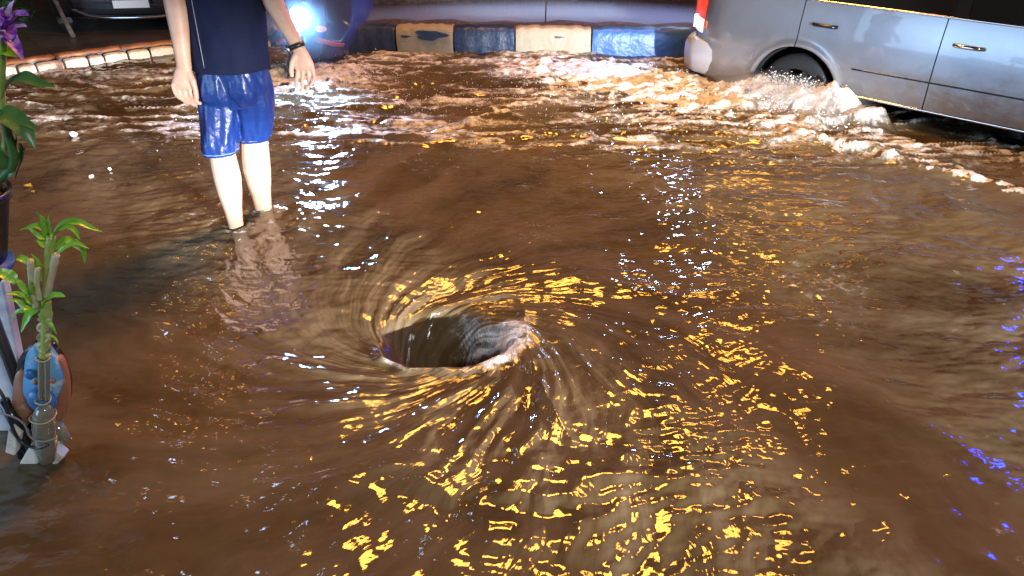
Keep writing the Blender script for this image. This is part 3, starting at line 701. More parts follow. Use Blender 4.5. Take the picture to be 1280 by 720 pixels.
# head restraint seen as a pale shape above the door
# tail lamp clusters
for side in (1, 0):
    def lens(z0, z1, s0, s1, grow, rear=True):
        g = MB(); vs = []; n = 10; k = 6
        for i in range(n+1):
            s_ = s0+(s1-s0)*i/n
            for j in range(k+1):
                z = z0+(z1-z0)*j/k; o = side_off(s_, z, 0)-grow*math.sin(math.pi*min(max((i+.8)/(n+1.6), 0), 1))**.5*math.sin(math.pi*(j+.8)/(k+1.6))**.5
                vs.append(cp(s_, o if side else 2*HW-o, z))
        g.add(vs, [(i*(k+1)+j, (i+1)*(k+1)+j, (i+1)*(k+1)+j+1, i*(k+1)+j+1) for i in range(n) for j in range(k)])
        # carry round on the tail face
        for (za, zb_) in (((z0, z1),) if rear else ()):
            o = side_off(-.92, (za+zb_)/2, 0)-.004
            g.box((-.945, o if side else 2*HW-o-.12, za), (-.922, (o+.12) if side else 2*HW-o, zb_), M4=lambda p: cp(*p))
        return g
    tl = lens(.405, .590, -.925, -.775, .014).build('tail_light', M['lens_red'], car)
    lens(.315, .400, -.925, -.785, .012).build('reversing_lens', M['lens_white'], tl)
    lens(.350, .400, -.780, -.735, .008, False).build('side_reflector', M['amber'], tl)
    # wheels
    for h in (HUB, HUB2):
        c0, c1 = (.035, .20) if side else (2*HW-.035, 2*HW-.20)
        w_ = MB(); prof = [(.0, .165), (.0, .21), (.012, .238), (.03, .247), (.13, .247), (.15, .235), (.16, .18)]
        rs_ = [[cp(h+r_*math.cos(q), c0+(c1-c0)*a/.165, HZ+r_*math.sin(q)) for q in np.arange(48)*2*math.pi/48] for a, r_ in prof]
        w_.rings(rs_, cap=False); wh = w_.build('wheel', M['black'], car)
        rm = MB()
        for k in range(7):
            q = k*2*math.pi/7+.3; g0, g1 = .04, .168
            sgn = 1 if side else -1
            def rp(r_, a_, dd): return cp(h+r_*math.cos(a_), c0+sgn*dd, HZ+r_*math.sin(a_))
            rm.add([rp(g0, q-.30, .012), rp(g1, q-.13, .004), rp(g1, q+.13, .004), rp(g0, q+.30, .012), rp(g0, q-.30, .03), rp(g1, q-.13, .03), rp(g1, q+.13, .03), rp(g0, q+.30, .03)], [(0,1,2,3),(0,4,5,1),(3,2,6,7),(1,5,6,2)])
        rm.rings([[cp(h+r_*math.cos(q), c0+sgn*dd, HZ+r_*math.sin(q)) for q in np.arange(40)*2*math.pi/40] for r_, dd in ((.158, .03), (.158, .003), (.170, .0), (.172, .02))], cap=False)
        rm.rings([[cp(h+r_*math.cos(q), c0+sgn*dd, HZ+r_*math.sin(q)) for q in np.arange(20)*2*math.pi/20] for r_, dd in ((.045, .03), (.042, .006), (.02, .002))])
        rm.build('rim', M['rimdark'], wh, smooth=False)
        lin = MB(); lin.rings([[cp(h+.295*math.cos(q), (a if side else 2*HW-a), HZ+.295*math.sin(q)) for q in np.linspace(-.2, math.pi+.2, 30)] for a in (.03, .28)], cap=False, closed=False)
        lin.rings([[cp(h+r_*math.cos(q), (.28 if side else 2*HW-.28), HZ+r_*math.sin(q)) for q in np.linspace(-.2, math.pi+.2, 30)] for r_ in (.295, .01)], cap=False, closed=False)
        lin.build('arch_liner', M['dark'], car)
# rear bumper wraps the corner
bp_ = MB(); rs_ = []
path = [(-.46, .03), (-.60, .012), (-.80, .030), (-.93, .11), (-.99, .25), (-1.0, .50), (-1.005, .72), (-1.0, .94), (-.99, 1.19), (-.93, 1.33), (-.80, 1.41), (-.60, 1.428), (-.46, 1.41)]
for i, (s_, lt) in enumerate(path):
    cx_, cy_ = -.3, .72; dx, dy = s_-cx_, lt-cy_; l = math.hypot(dx, dy); dx /= l; dy /= l
    rs_.append([cp(s_-dx*q, lt-dy*q, z) for q, z in ((.06, .05), (.012, .055), (.0, .09), (-.008, .16), (-.006, .23), (.008, .265), (.06, .275))])
bp_.rings(rs_, closed=True); bp_.build('rear_bumper', M['bumper'], car, bevel=.004)
s = MB(); rs_ = []
for i, (s_, lt) in enumerate(path):
    s2 = 1.93-s_+.0; rs_.append([cp(s2, lt, z) if False else cp(2.02+(-.05-s_)+.0, lt, z) for z in (.05, .16, .27)])
s.rings(rs_, cap=False, closed=False); s.build('front_bumper', M['bumper'], car)
for t in (0, 1):    # seats behind the glass
    for s_ in (.72, 1.15):
        g = MB(); g.ball(cp(s_-.1, .36 if t == 0 else 2*HW-.36, .80), (.09, .09, .075)); g.ball(cp(s_-.06, .36 if t == 0 else 2*HW-.36, .60), (.15, .15, .22)); g.build('seat', M['black'], car)
# door mirror
for t in (0, 1):
    g = MB(); la = -.09 if t == 0 else 2*HW+.09
    g.ball(cp(1.50, la, .66), (.06, .06, .05)); g.tube([cp(1.50, la, .64), cp(1.48, .03 if t == 0 else 2*HW-.03, .62)], .015, 8); g.build('door_mirror', M['paint'], car)

# ---- splash: frothy lumps, strands and drops thrown up by the wheel
M['froth'] = mat('froth', (0.86, 0.86, 0.86), 0.45, noise=(22, (0.60, 0.55, 0.50), 0.45, 0.68), bump=(60, 0.8, 0.01))
rnd = random.Random(5); s = MB()
ico = []
phi_ = (1+5**.5)/2
IV = [(-1,phi_,0),(1,phi_,0),(-1,-phi_,0),(1,-phi_,0),(0,-1,phi_),(0,1,phi_),(0,-1,-phi_),(0,1,-phi_),(phi_,0,-1),(phi_,0,1),(-phi_,0,-1),(-phi_,0,1)]
IV = np.array(IV)/math.sqrt(1+phi_*phi_)
IF = [(0,11,5),(0,5,1),(0,1,7),(0,7,10),(0,10,11),(1,5,9),(5,11,4),(11,10,2),(10,7,6),(7,1,8),(3,9,4),(3,4,2),(3,2,6),(3,6,8),(3,8,9),(4,9,5),(2,4,11),(6,2,10),(8,6,7),(9,8,1)]
def drop(mb, p, r, st=1.0, ax=(0, 0, 1)):
    ax = np.array(ax, float); ax /= np.linalg.norm(ax)
    v = IV*r; al_ = v@ax; v = v+np.outer(al_*(st-1), ax)
    mb.add(v+np.array(p), IF)
def hgt(s_, n_): return 0
for k in range(6500):
    # along the plume crest
    s_ = rnd.gauss(0.0, .26); n_ = abs(rnd.gauss(.05, .13))+.02
    env = math.exp(-((s_-.02)/.42)**4)*math.exp(-n_/.22)
    z = env*.19*rnd.uniform(.3, 1.0)+abs(rnd.gauss(0, .018))
    if s_ > .5 or s_ < -.62: continue
    r_ = rnd.choice((.0012, .0016, .0016, .002, .002, .003, .0045)) * rnd.uniform(.7, 1.3)
    x, y, _ = cp(s_, -n_, 0); drop(s, (x, y, z), r_, rnd.uniform(1, 2.6), (CF[0]+rnd.gauss(0, .4), CF[1]+rnd.gauss(0, .4), rnd.uniform(-.1, .9)))
for k in range(1400):
    x = rnd.uniform(-1.9, 1.5); y = rnd.gauss(4.75, .45); z = abs(rnd.gauss(0, .03))+.01
    drop(s, (x, y, z), rnd.choice((.0014, .002, .003)), rnd.uniform(1, 2), (rnd.gauss(0, 1), rnd.gauss(0, 1), 1))
for k in range(500):
    x = rnd.gauss(-1.35, .3); y = rnd.gauss(5.4, .25); z = abs(rnd.gauss(0, .05))+.01
    drop(s, (x, y, z), rnd.choice((.0015, .002, .004)), rnd.uniform(1, 2), (rnd.gauss(0, 1), rnd.gauss(0, 1), 1))
sp_o = s.build('spray', M['froth']); sp_o['kind'] = 'stuff'
tag(sp_o, 'white spray and drops flung up around the car wheel and over the street', 'spray')

# ================================================================ SCOOTER
sc = empty('scooter', (-1.47, 5.52, -0.15), R(-8)); tag(sc, 'dark blue scooter with a bright round headlight ploughing through the flood', 'scooter')
s = MB(); s.rings([[(a*w/2+0, y0+.10*(1-abs(a)**2)*-1, z) for a in (-1, -.7, -.35, 0, .35, .7, 1)] + [(a*w/2, y0+.10, z) for a in (.9, .4, -.4, -.9)] for z, w, y0 in ((.24, .16, .10), (.36, .28, .05), (.50, .34, .03), (.66, .32, .05), (.80, .26, .09), (.92, .20, .15))])
s.build('front_shield', M['bluedark'], sc, bevel=.01, sub=1)
s = MB(); s.ball((0, -.02, .575), (.062, .045, .050), 24, 14); hl = s.build('headlight', M['headlens'], sc)
s = MB(); s.tube([(0, .01, .575), (0, -.035, .575)], .088, 28); s.build('headlight_rim', M['bluedark'], sc)
s = MB(); s.tube(spline([(0, -.20, .28), (0, -.18, .42), (0, -.02, .47), (0, .12, .38)]), [(.05, .012)]*25, 12); s.build('front_mudguard', M['redplastic'], sc)
for sx in (-1, 1):
    s = MB(); s.ball((sx*.15, -.035, .47), (.045, .02, .022)); s.build('indicator', M['amber'], sc)
    s = MB(); s.tube(spline([(sx*.10, -.03, .40), (sx*.20, .02, .36), (sx*.24, .12, .33)]), [.018]*17, 10, flat=(1, .6)); s.build('side_panel', M['redplastic'], sc)
    s = MB(); s.tube([(sx*.05, .14, .90), (sx*.18, .16, .95), (sx*.32, .22, .94)], .013, 10); s.build('handlebar', M['blackgloss'], sc)
for y_ in (-.05, 1.05):
    s = MB(); s.rings([[(a, y_+r_*math.cos(q), .21+r_*math.sin(q)) for q in np.arange(40)*2*math.pi/40] for a, r_ in ((-.035, .15), (-.042, .19), (-.02, .215), (.02, .215), (.042, .19), (.035, .15), (.02, .03), (-.02, .03), (-.035, .15))], cap=False)
    s.build('wheel', M['black'], sc)
s = MB(); s.rings([[(a*w, y_, z) for a, z in ((-1, z0), (-1, z1*.9), (-.5, z1), (.5, z1), (1, z1*.9), (1, z0))] for y_, w, z0, z1 in ((.14, .12, .22, .40), (.35, .15, .20, .34), (.6, .15, .22, .40), (.72, .16, .28, .66), (1.2, .14, .38, .70), (1.4, .06, .5, .66))])
s.build('body', M['bluedark'], sc, bevel=.02)
s = MB(); s.rings([[(a*w, y_, z) for a, z in ((-1, .66), (-.9, .76), (0, .79), (.9, .76), (1, .66))] for y_, w in ((.55, .09), (.7, .14), (1.0, .14), (1.3, .10))]); s.build('seat', M['black'], sc, bevel=.01)

# ================================================================ THE PERSON
A = np.array
per = empty('person', (-1.15, 3.03, -0.15)); tag(per, 'person in dark navy shirt and wet blue shorts wading shin deep beside the whirlpool', 'person')
PO = A((-1.15, 3.03, -0.15))
def pb(mb, pts, rad, n=16, flat=(1, 1), up=None): mb.tube([A(p)-PO for p in pts], rad, n, flat=flat, up=up)
def bl(mb, c, r): mb.ball(A(c)-PO, r, 18, 12)
bd = MB()
# legs (calf muscle at the back, towards the camera)
pb(bd, [(-1.185,3.05,.80),(-1.195,3.05,.62),(-1.200,3.035,.46),(-1.200,3.015,.385),(-1.196,2.990,.33),(-1.188,2.972,.26),(-1.184,2.966,.215),(-1.184,2.962,.15),(-1.183,2.957,.085),(-1.183,2.955,.02),(-1.183,2.955,-.05),(-1.184,2.965,-.115)],
   [.055,.068,.064,.056,.053,.0555,.0565,.050,.039,.0325,.031,.036], 20)
pb(bd, [(-1.055,3.06,.80),(-1.065,3.07,.62),(-1.080,3.095,.46),(-1.088,3.105,.385),(-1.094,3.103,.33),(-1.100,3.097,.26),(-1.104,3.098,.205),(-1.107,3.108,.14),(-1.110,3.117,.08),(-1.112,3.122,.01),(-1.113,3.125,-.05),(-1.112,3.132,-.115)],
   [.055,.068,.066,.060,.058,.061,.061,.053,.043,.038,.034,.038], 20)
for x, y in ((-1.184, 2.955), (-1.112, 3.125)):
    pb(bd, [(x, y-.03, -.12), (x, y+.04, -.118), (x-.008, y+.12, -.128), (x-.012, y+.19, -.138)], [(.034,.028),(.036,.026),(.043,.016),(.032,.010)], 14, up=(0,0,1))
# torso, neck, head
pb(bd, [(-1.115,3.06,.66),(-1.105,3.06,.80),(-1.10,3.055,.95),(-1.095,3.05,1.10),(-1.095,3.045,1.24),(-1.095,3.05,1.33),(-1.095,3.055,1.37)],
   [(.120,.095),(.125,.085),(.120,.075),(.135,.085),(.150,.085),(.10,.06),(.05,.05)], 24, up=(0,1,0))
pb(bd, [(-1.095,3.055,1.32),(-1.09,3.065,1.44)], [.052,.048], 14)
bl(bd, (-1.088, 3.075, 1.545), (.074, .092, .098)); bl(bd, (-1.088, 3.105, 1.475), (.052, .060, .055))
bl(bd, (-1.088, 3.172, 1.520), (.012, .018, .018)); bl(bd, (-1.088, 3.160, 1.485), (.026, .010, .008))
for sx in (-1, 1): bl(bd, (-1.088+sx*.076, 3.07, 1.525), (.010, .020, .030))
# arms
armL = [(-1.255,3.05,1.31),(-1.275,3.05,1.20),(-1.285,3.05,1.08),(-1.280,3.045,1.00),(-1.272,3.03,.935),(-1.268,3.015,.88),(-1.266,2.995,.80),(-1.266,2.978,.72),(-1.267,2.968,.665)]
pb(bd, armL, [(.055,.055),(.050,.050),(.044,.046),(.041,.043),(.043,.043),(.042,.040),(.036,.034),(.030,.027),(.029,.022)], 18, up=(0,1,0))
armR = [(-.935,3.05,1.31),(-.925,3.055,1.20),(-.930,3.06,1.08),(-.925,3.06,1.00),(-.920,3.055,.945),(-.908,3.05,.895),(-.880,3.035,.835),(-.848,3.02,.775),(-.826,3.01,.730)]
pb(bd, armR, [(.055,.055),(.050,.050),(.044,.046),(.041,.042),(.041,.041),(.039,.038),(.033,.031),(.027,.025),(.026,.021)], 18, up=(0,1,0))
# left hand: palm, four curled fingers, thumb next to the shorts
pb(bd, [(-1.267,2.970,.675),(-1.272,2.962,.645),(-1.279,2.955,.610),(-1.282,2.952,.592)], [(.027,.019),(.037,.018),(.043,.017),(.041,.013)], 18, up=(0,1,0))
for k, (x0, dz, l, r_) in enumerate(((-1.316, .600, .78, .0084), (-1.297, .592, .94, .0092), (-1.277, .589, 1.0, .0094), (-1.256, .592, .94, .0090))):
    p = A((x0, 2.951, dz)); pb(bd, [p+A((0,0,.012)), p, p+A((.002,-.004,-.026))*l, p+A((.014,-.012,-.044))*l, p+A((.030,-.018,-.054))*l, p+A((.044,-.014,-.058))*l], [r_*1.08, r_*1.15, r_, r_*1.04, r_*.92, r_*.72], 12)
pb(bd, [(-1.250,2.962,.650),(-1.236,2.950,.622),(-1.230,2.942,.590),(-1.231,2.938,.560),(-1.236,2.936,.545)], [.014,.0125,.0105,.0100,.0075], 12)
# right hand, held a little away from the body
pb(bd, [(-.826,3.010,.735),(-.817,3.005,.705),(-.808,3.000,.672),(-.806,2.998,.655)], [(.025,.018),(.032,.017),(.037,.016),(.035,.012)], 18, up=(0,1,0))
for k, (x0, dz, l, a, r_) in enumerate(((-.836, .662, .95, -.010, .0080), (-.817, .654, 1.05, -.006, .0084), (-.797, .655, 1.0, .002, .0084), (-.779, .664, .85, .008, .0076))):
    p = A((x0, 2.997, dz)); pb(bd, [p+A((0,0,.012)), p, p+A((a*.5,-.004,-.028))*1+A((0,0,-.0)), p+A((a*.8,-.016,-.050*l)), p+A((a*.2-.004,-.030,-.066*l)), p+A((a*.1-.010,-.036,-.078*l))], [r_*1.08, r_*1.15, r_, r_*1.03, r_*.9, r_*.7], 12)
pb(bd, [(-.838,2.998,.708),(-.852,2.986,.682),(-.857,2.974,.655),(-.854,2.966,.632)], [.0125,.0115,.0100,.0078], 12)
body = bd.build('body', M['skin'], per, remesh=0.0036, smooth_it=3)
hr = MB(); bl(hr, (-1.088, 3.062, 1.562), (.083, .093, .096)); bl(hr, (-1.088, 3.03, 1.50), (.066, .055, .07)); hr.build('hair', M['hair'], per, remesh=.006, smooth_it=2)
for sx in (-1, 1):
    e = MB(); e.ball(A((-1.088+sx*.030, 3.150, 1.545))-PO, (.012, .010, .008)); e.build('eye', M['blackgloss'], per)
# clothes: closed shapes from stacked outlines with folds, open look at the hems
def cloth(name, rows, m, fold, remesh, n=72):
    mb = MB()
    for rset in rows:
        rs_ = []
        for i, (c, a, bb) in enumerate(rset):
            ring = []
            for q in np.arange(n)*2*math.pi/n:
                w = fold(q, c, i)
                ring.append(A(c)-PO+A((a*math.cos(q)*w, bb*math.sin(q)*w, 0)))
            rs_.append(ring)
        mb.rings(rs_)
    return mb.build(name, m, per, remesh=remesh, smooth_it=2)
def ff(q, c, i):
    z = c[2]
    return 1+0.045*math.sin(5*q+z*14+1.5*math.sin(z*9))+0.035*math.sin(8*q-z*24+1+math.sin(q*2))+0.018*math.sin(15*q+z*36+2*math.sin(z*20))
def interp_rows(rows, n):
    out = []
    Rr_ = A([list(c)+[a, bb] for c, a, bb in rows]); t0 = np.linspace(0, 1, len(rows)); 
    for t in np.linspace(0, 1, n):
        v = [np.interp(t, t0, Rr_[:, k]) for k in range(5)]; out.append((tuple(v[:3]), v[3], v[4]))
    return out
legL = interp_rows([((-1.202,2.995,.318),.071,.078), ((-1.198,3.00,.36),.074,.080), ((-1.190,3.02,.42),.079,.085), ((-1.184,3.035,.50),.084,.092), ((-1.175,3.05,.58),.086,.100), ((-1.165,3.055,.66),.080,.098), ((-1.155,3.055,.74),.070,.085)], 30)
legR = interp_rows([((-1.087,3.105,.338),.064,.074), ((-1.080,3.10,.38),.068,.078), ((-1.068,3.09,.44),.075,.085), ((-1.058,3.075,.50),.081,.092), ((-1.055,3.06,.58),.083,.100), ((-1.062,3.055,.66),.078,.098), ((-1.068,3.055,.74),.070,.085)], 30)
hip = interp_rows([((-1.122,3.055,.50),.090,.085), ((-1.115,3.055,.56),.125,.103), ((-1.113,3.055,.64),.132,.106), ((-1.11,3.055,.74),.122,.092), ((-1.105,3.055,.80),.112,.080)], 20)
seat_b = interp_rows([((-1.172,3.00,.50),.045,.040), ((-1.170,2.985,.55),.060,.055), ((-1.168,2.99,.60),.060,.055), ((-1.165,3.0,.66),.045,.045)], 8)
seat_c = interp_rows([((-1.060,3.01,.51),.045,.040), ((-1.062,2.992,.56),.058,.055), ((-1.064,2.995,.61),.058,.055), ((-1.065,3.0,.67),.045,.045)], 8)
sh_ = cloth('shorts', [legL, legR, hip, seat_b, seat_c], M['shorts'], lambda q, c, i: ff(q, c, i), 0.004)
def stt(q, c, i): z = c[2]; return 1+0.018*math.sin(4*q+z*9)+0.014*math.sin(7*q-z*17+2)+0.010*math.sin(11*q+z*29)
st_ = cloth('shirt', [interp_rows([((-1.114,3.055,.648),.153,.126), ((-1.112,3.055,.70),.151,.122), ((-1.100,3.055,.80),.144,.108), ((-1.096,3.055,.90),.146,.102), ((-1.095,3.05,1.05),.155,.105), ((-1.095,3.045,1.18),.170,.108), ((-1.095,3.045,1.27),.180,.098), ((-1.095,3.05,1.325),.15,.075), ((-1.095,3.055,1.355),.075,.06)], 40)], M['shirt'], stt, 0.005)
for arm in (armL, armR):
    mb = MB(); pb(mb, arm[:3], [(.068,.064),(.062,.060),(.060,.058)], 24, up=(0,1,0)); mb.build('sleeve', M['shirt'], st_, remesh=.005, smooth_it=2)
mb = MB(); pb(mb, [(-1.180+.004*k/8*0, 2.945+.012*k/8, .655+.36*k/8) for k in range(9)], .0014, 6); mb.build('piping', M['seam'], st_)
for pts in ([(-1.273,2.99,.325),(-1.272,3.0,.37),(-1.272,3.02,.44)],):
    mb = MB(); pb(mb, spline(pts, 6), .0028, 6); mb.build('side_piping', M['seam'], sh_)
for (c, a, bb) in (legL[0], legR[0]):
    mb = MB(); loop = [A(c)+A((a*math.cos(q)*ff(q, c, 0)*1.01, bb*math.sin(q)*ff(q, c, 0)*1.01, .012)) for q in np.linspace(0, 2*math.pi, 60)]
    pb(mb, loop, .0022, 6, up=(0, 0, 1)); mb.build('hem_piping', M['piping'], sh_)
wt = empty('wrist_watch', (-.832, 3.01, .742)); WO = A((-.832, 3.01, .742)); tag(wt, 'small bright wrist watch on the black strap of the wading person', 'watch')
mb = MB(); ax = A((.33, -.12, -.9)); ax = ax/np.linalg.norm(ax); e1 = np.cross(ax, (0, 1, 0)); e1 /= np.linalg.norm(e1); e2 = np.cross(ax, e1)
mb.rings([[e1*(.030+o_)*math.cos(q)+e2*(.026+o_)*math.sin(q)+ax*h for q in np.arange(32)*2*math.pi/32] for h, o_ in ((-.009, 0), (-.009, .003), (.009, .003), (.009, 0))], cap=False)
mb.build('strap', M['strap'], wt)
mb = MB(); mb.tube([e1*-.030-e2*.006, e1*-.040-e2*.008], .015, 20); mb.build('watch_case', M['steel'], wt)

# ================================================================ PLANTS AT THE LEFT EDGE
TH = R(30)
def at(u, v, y):       # a point of the photograph at the distance y from the camera foot
    rx, ry, rz = (u-640)/950, math.cos(TH)+(360-v)/950*math.sin(TH), -math.sin(TH)+(360-v)/950*math.cos(TH)
    k = y/ry; return A((rx*k, y, 1.4+rz*k))
def leaf(mb, pts, w, droop=0, fold=.25, n=10, tw=None):
    c = spline(pts, n); N = len(c); vs = []
    for i, p in enumerate(c):
        t = i/(N-1); d = c[min(i+1, N-1)]-c[max(i-1, 0)]; d /= np.linalg.norm(d)
        view = A((0, 0, 1.4))-p; view /= np.linalg.norm(view); up = view*.6+A((0, 0, .7)) if tw is None else A(tw)
        side = np.cross(d, up); side /= np.linalg.norm(side)+1e-9; nn = np.cross(side, d)
        ww = w*(math.sin(math.pi*min(t**.62, 1))**.8+0.03)*(1 if t < .99 else .2)
        for a in (-1, -.5, 0, .5, 1): vs.append(p+side*ww*a+nn*ww*fold*abs(a)*(1+.2*math.sin(t*20+a)))
    lo = len(mb.v)
    mb.add(vs, [(i*5+j, i*5+j+1, (i+1)*5+j+1, (i+1)*5+j) for i in range(N-1) for j in range(4)])
# stand: slanted white board with a shelf, a pot on it
stand = empty('plant_stand', (-1.45, 1.56, -.2)); SO = A((-1.45, 1.56, -.2)); tag(stand, 'pale blue white board stand at the left edge holding up the black pot', 'stand')
s = MB(); r1, r2 = at(3, 352, 1.66)-SO, at(34, 560, 1.62)-SO
bx = [(-.42, .10, .52+.2), tuple(r1), (r2[0], r2[1], -.0), (-.46, .06, -.0)]
s.add([(p[0], p[1]-.0, p[2]) for p in bx]+[(p[0], p[1]+.03, p[2]) for p in bx], [(0,1,2,3),(7,6,5,4),(0,4,5,1),(1,5,6,2),(2,6,7,3),(3,7,4,0)])
s.build('board', M['board'], stand, smooth=False, bevel=.004)
pt = at(13, 330, 1.50)
s = MB(); c = A((-1.235, 1.53, .577))-SO
s.tube([c+A((0, 0, -.045)), c+A((0, 0, -.015)), c+A((0, 0, 0))], [.05, .082, .086], 32); s.build('shelf', M['saucer'], stand)
s = MB(); s.tube([c+A((-.02, .03, -.02)), c+A((-.06, .06, -.75))], .014, 10); s.build('leg', M['black'], stand)
pot = empty('flower_pot', (-1.235, 1.53, .580)); tag(pot, 'black plastic flower pot at the left edge with the orchid growing from it', 'pot')
s = MB(); s.rings([[(r_*math.cos(q)+dx, r_*math.sin(q), z) for q in np.arange(40)*2*math.pi/40] for r_, z, dx in ((.070, 0, 0), (.074, .004, 0), (.096, .150, .028), (.103, .153, .028), (.104, .171, .031), (.097, .172, .031), (.094, .14, .027))])
s.build('vessel', M['pot'], pot)
s = MB(); rnd = random.Random(8)
for k in range(60):
    a, q = rnd.uniform(0, 6.28), rnd.uniform(0, 1)**.5*.085; s.ball((q*math.cos(a)+.03, q*math.sin(a), .150+rnd.uniform(0, .025)), rnd.uniform(.008, .016), 6, 4)
s.build('bark_chips', M['bark'], pot)
orc = empty('orchid', (-1.19, 1.52, .74)); OO = A((-1.19, 1.52, .74)); tag(orc, 'orchid with one purple and white flower and dark leaves at the upper left corner', 'orchid')
def o_(u, v, y): return at(u, v, y)-OO
def oleaf(name, pts, w, m, fold=.25):
    mb = MB(); leaf(mb, [p+OO for p in pts], w, fold=fold); mb.v = [tuple(A(q)-OO) for q in mb.v]; return mb.build(name, m, orc)
s = MB(); s.tube(spline([A((0, 0, 0)), o_(4, 190, 1.47), o_(2, 120, 1.42), o_(3, 70, 1.38), o_(5, 40, 1.36)]), .0065, 8); s.build('stem', M['stalk'], orc)
s = MB(); s.tube(spline([A((.01, 0, 0)), o_(14, 210, 1.46), o_(10, 165, 1.44), o_(4, 140, 1.42)]), .009, 8); s.build('stem', M['orchid_leaf'], orc)
oleaf('leaf', [o_(2, 124, 1.42), o_(14, 104, 1.40), o_(30, 98, 1.38), o_(48, 104, 1.37), o_(70, 109, 1.36)], .017, M['orchid_leaf'])
oleaf('leaf', [o_(-4, 140, 1.42), o_(12, 146, 1.41), o_(30, 162, 1.40), o_(44, 186, 1.39)], .022, M['orchid_leaf'])
oleaf('leaf', [o_(2, 150, 1.43), o_(18, 152, 1.42), o_(34, 155, 1.41), o_(48, 164, 1.40)], .012, M['orchid_leaf'])
oleaf('leaf', [o_(-6, 62, 1.40), o_(4, 62, 1.38), o_(14, 66, 1.37), o_(22, 72, 1.36)], .020, M['leaf'])
oleaf('leaf', [o_(12, 205, 1.46), o_(18, 190, 1.45), o_(22, 175, 1.44), o_(20, 165, 1.43)], .010, M['orchid_leaf'])
oleaf('leaf', [o_(6, 235, 1.48), o_(10, 215, 1.46), o_(3, 195, 1.45), o_(0, 180, 1.44)], .014, M['orchid_leaf'])
oleaf('leaf', [o_(18, 228, 1.48), o_(26, 205, 1.46), o_(28, 190, 1.45), o_(24, 178, 1.44)], .009, M['orchid_leaf'])
for k, (pts, w, mm) in enumerate((
    ([(3, 36), (12, 24), (15, 10), (18, 0)], .009, 'petal2'), ([(5, 38), (16, 26), (26, 19), (37, 20)], .013, 'petal'),
    ([(6, 42), (16, 38), (26, 33), (34, 34)], .010, 'petal2'), ([(5, 46), (14, 52), (22, 62), (29, 76)], .011, 'petal'),
    ([(2, 44), (12, 46), (18, 52), (22, 60)], .010, 'petal2'), ([(2, 42), (-8, 36), (-18, 34), (-26, 36)], .014, 'petal'),
    ([(2, 44), (-6, 52), (-14, 60), (-20, 66)], .012, 'petal2'), ([(3, 38), (-4, 26), (-8, 14), (-10, 4)], .012, 'petal'),
    ([(3, 38), (6, 26), (4, 16), (6, 8)], .010, 'petal'), ([(4, 42), (10, 40), (14, 44), (10, 52)], .013, 'petal'))):
    oleaf('petal', [o_(u, v, 1.36-.012*i*(1 if k % 2 else .4)) for i, (u, v) in enumerate(pts)], w, M[mm], fold=.5)
s = MB(); s.ball(o_(2, 42, 1.35), .008); s.build('flower_centre', M['petal2'], orc)

# bamboo in a bottle strapped to a painted holder
hold = empty('plant_holder', at(50, 575, 1.52)); HO = A(hold.location); HO = at(50, 575, 1.52); tag(hold, 'blue white and brown plastic plant holder with splayed white feet standing in the flood', 'plant holder')
def h_(u, v, y): return at(u, v, y)-HO
def disc(mb, cu, cv, ru, rv, y, th, n=40, wob=0.0, flatb=None):
    front = [h_(cu+ru*math.cos(q)*(1+wob*math.sin(3*q+1)), cv+rv*math.sin(q)*(1+wob*math.sin(2*q)), y) for q in np.arange(n)*2*math.pi/n]
    mid = [p+A((0, .004, 0)) for p in [h_(cu+ru*1.05*math.cos(q)*(1+wob*math.sin(3*q+1)), cv+rv*1.05*math.sin(q)*(1+wob*math.sin(2*q)), y) for q in np.arange(n)*2*math.pi/n]]
    back = [p+A((0, th, 0)) for p in mid]
    mb.rings([front, mid, back])
s = MB(); disc(s, 48, 488, 32, 53, 1.56, .03, wob=.04); s.build('back_board', M['blackgloss'], hold, bevel=.002)
s = MB(); disc(s, 27, 500, 13, 34, 1.548, .015, wob=.08); s.build('side_arm', M['brownp'], hold)
s = MB(); disc(s, 72, 488, 11, 38, 1.548, .015, wob=.05); s.build('side_arm', M['brownp'], hold)
s = MB(); disc(s, 50, 474, 23, 38, 1.535, .02, wob=.10); s.build('front_plate', M['skyp'], hold)
s = MB(); s.ball(h_(52, 500, 1.52), (.036, .022, .036), 24, 16); s.build('belly', M['bluep'], hold)
for u, v in ((44, 478), (66, 476)):
    s = MB(); s.ball(h_(u, v, 1.528), (.007, .005, .008)); s.build('bead', M['brownp'], hold)
s = MB(); s.ball(h_(37, 468, 1.528), (.012, .010, .015)); s.build('knob', M['bluep'], hold)
for a, c in (((20, 520), (30, 572)), ((60, 520), (84, 552)), ((30, 545), (44, 575)), ((4, 500), (40, 568))):
    s = MB(); s.tube([h_(*a, 1.55), h_((a[0]+c[0])/2+2, (a[1]+c[1])/2, 1.545), h_(*c, 1.53)], [.014, .017, .014], 12); s.build('strut', M['blackgloss'] if a[0] != 60 else M['bottle'], hold)
for q in ([(24, 580), (38, 556), (52, 574), (44, 584)], [(56, 576), (66, 560), (80, 572), (70, 582)], [(6, 566), (10, 538), (22, 548), (18, 570)]):
    s = MB(); f_ = [h_(u, v, 1.50) for u, v in q]; s.rings([f_, [p+A((0, .03, 0)) for p in f_]]); s.build('foot', M['foam_board'], hold, smooth=False, bevel=.003)
bt = empty('bottle', at(56, 578, 1.49)); BO = at(56, 578, 1.49); tag(bt, 'cloudy plastic bottle holding the bamboo stalk in front of the blue holder', 'bottle')
s = MB(); prof = [(580, 9, 60), (568, 12, 59), (548, 15, 57), (530, 14, 55), (517, 14, 54), (510, 9, 54), (507, 8, 54)]
rs_ = []
for v, r_, u in prof:
    c = at(u, v, 1.49)-BO; rs_.append([c+A((r_/505*math.cos(q), r_/505*math.sin(q), 0)) for q in np.arange(28)*2*math.pi/28])
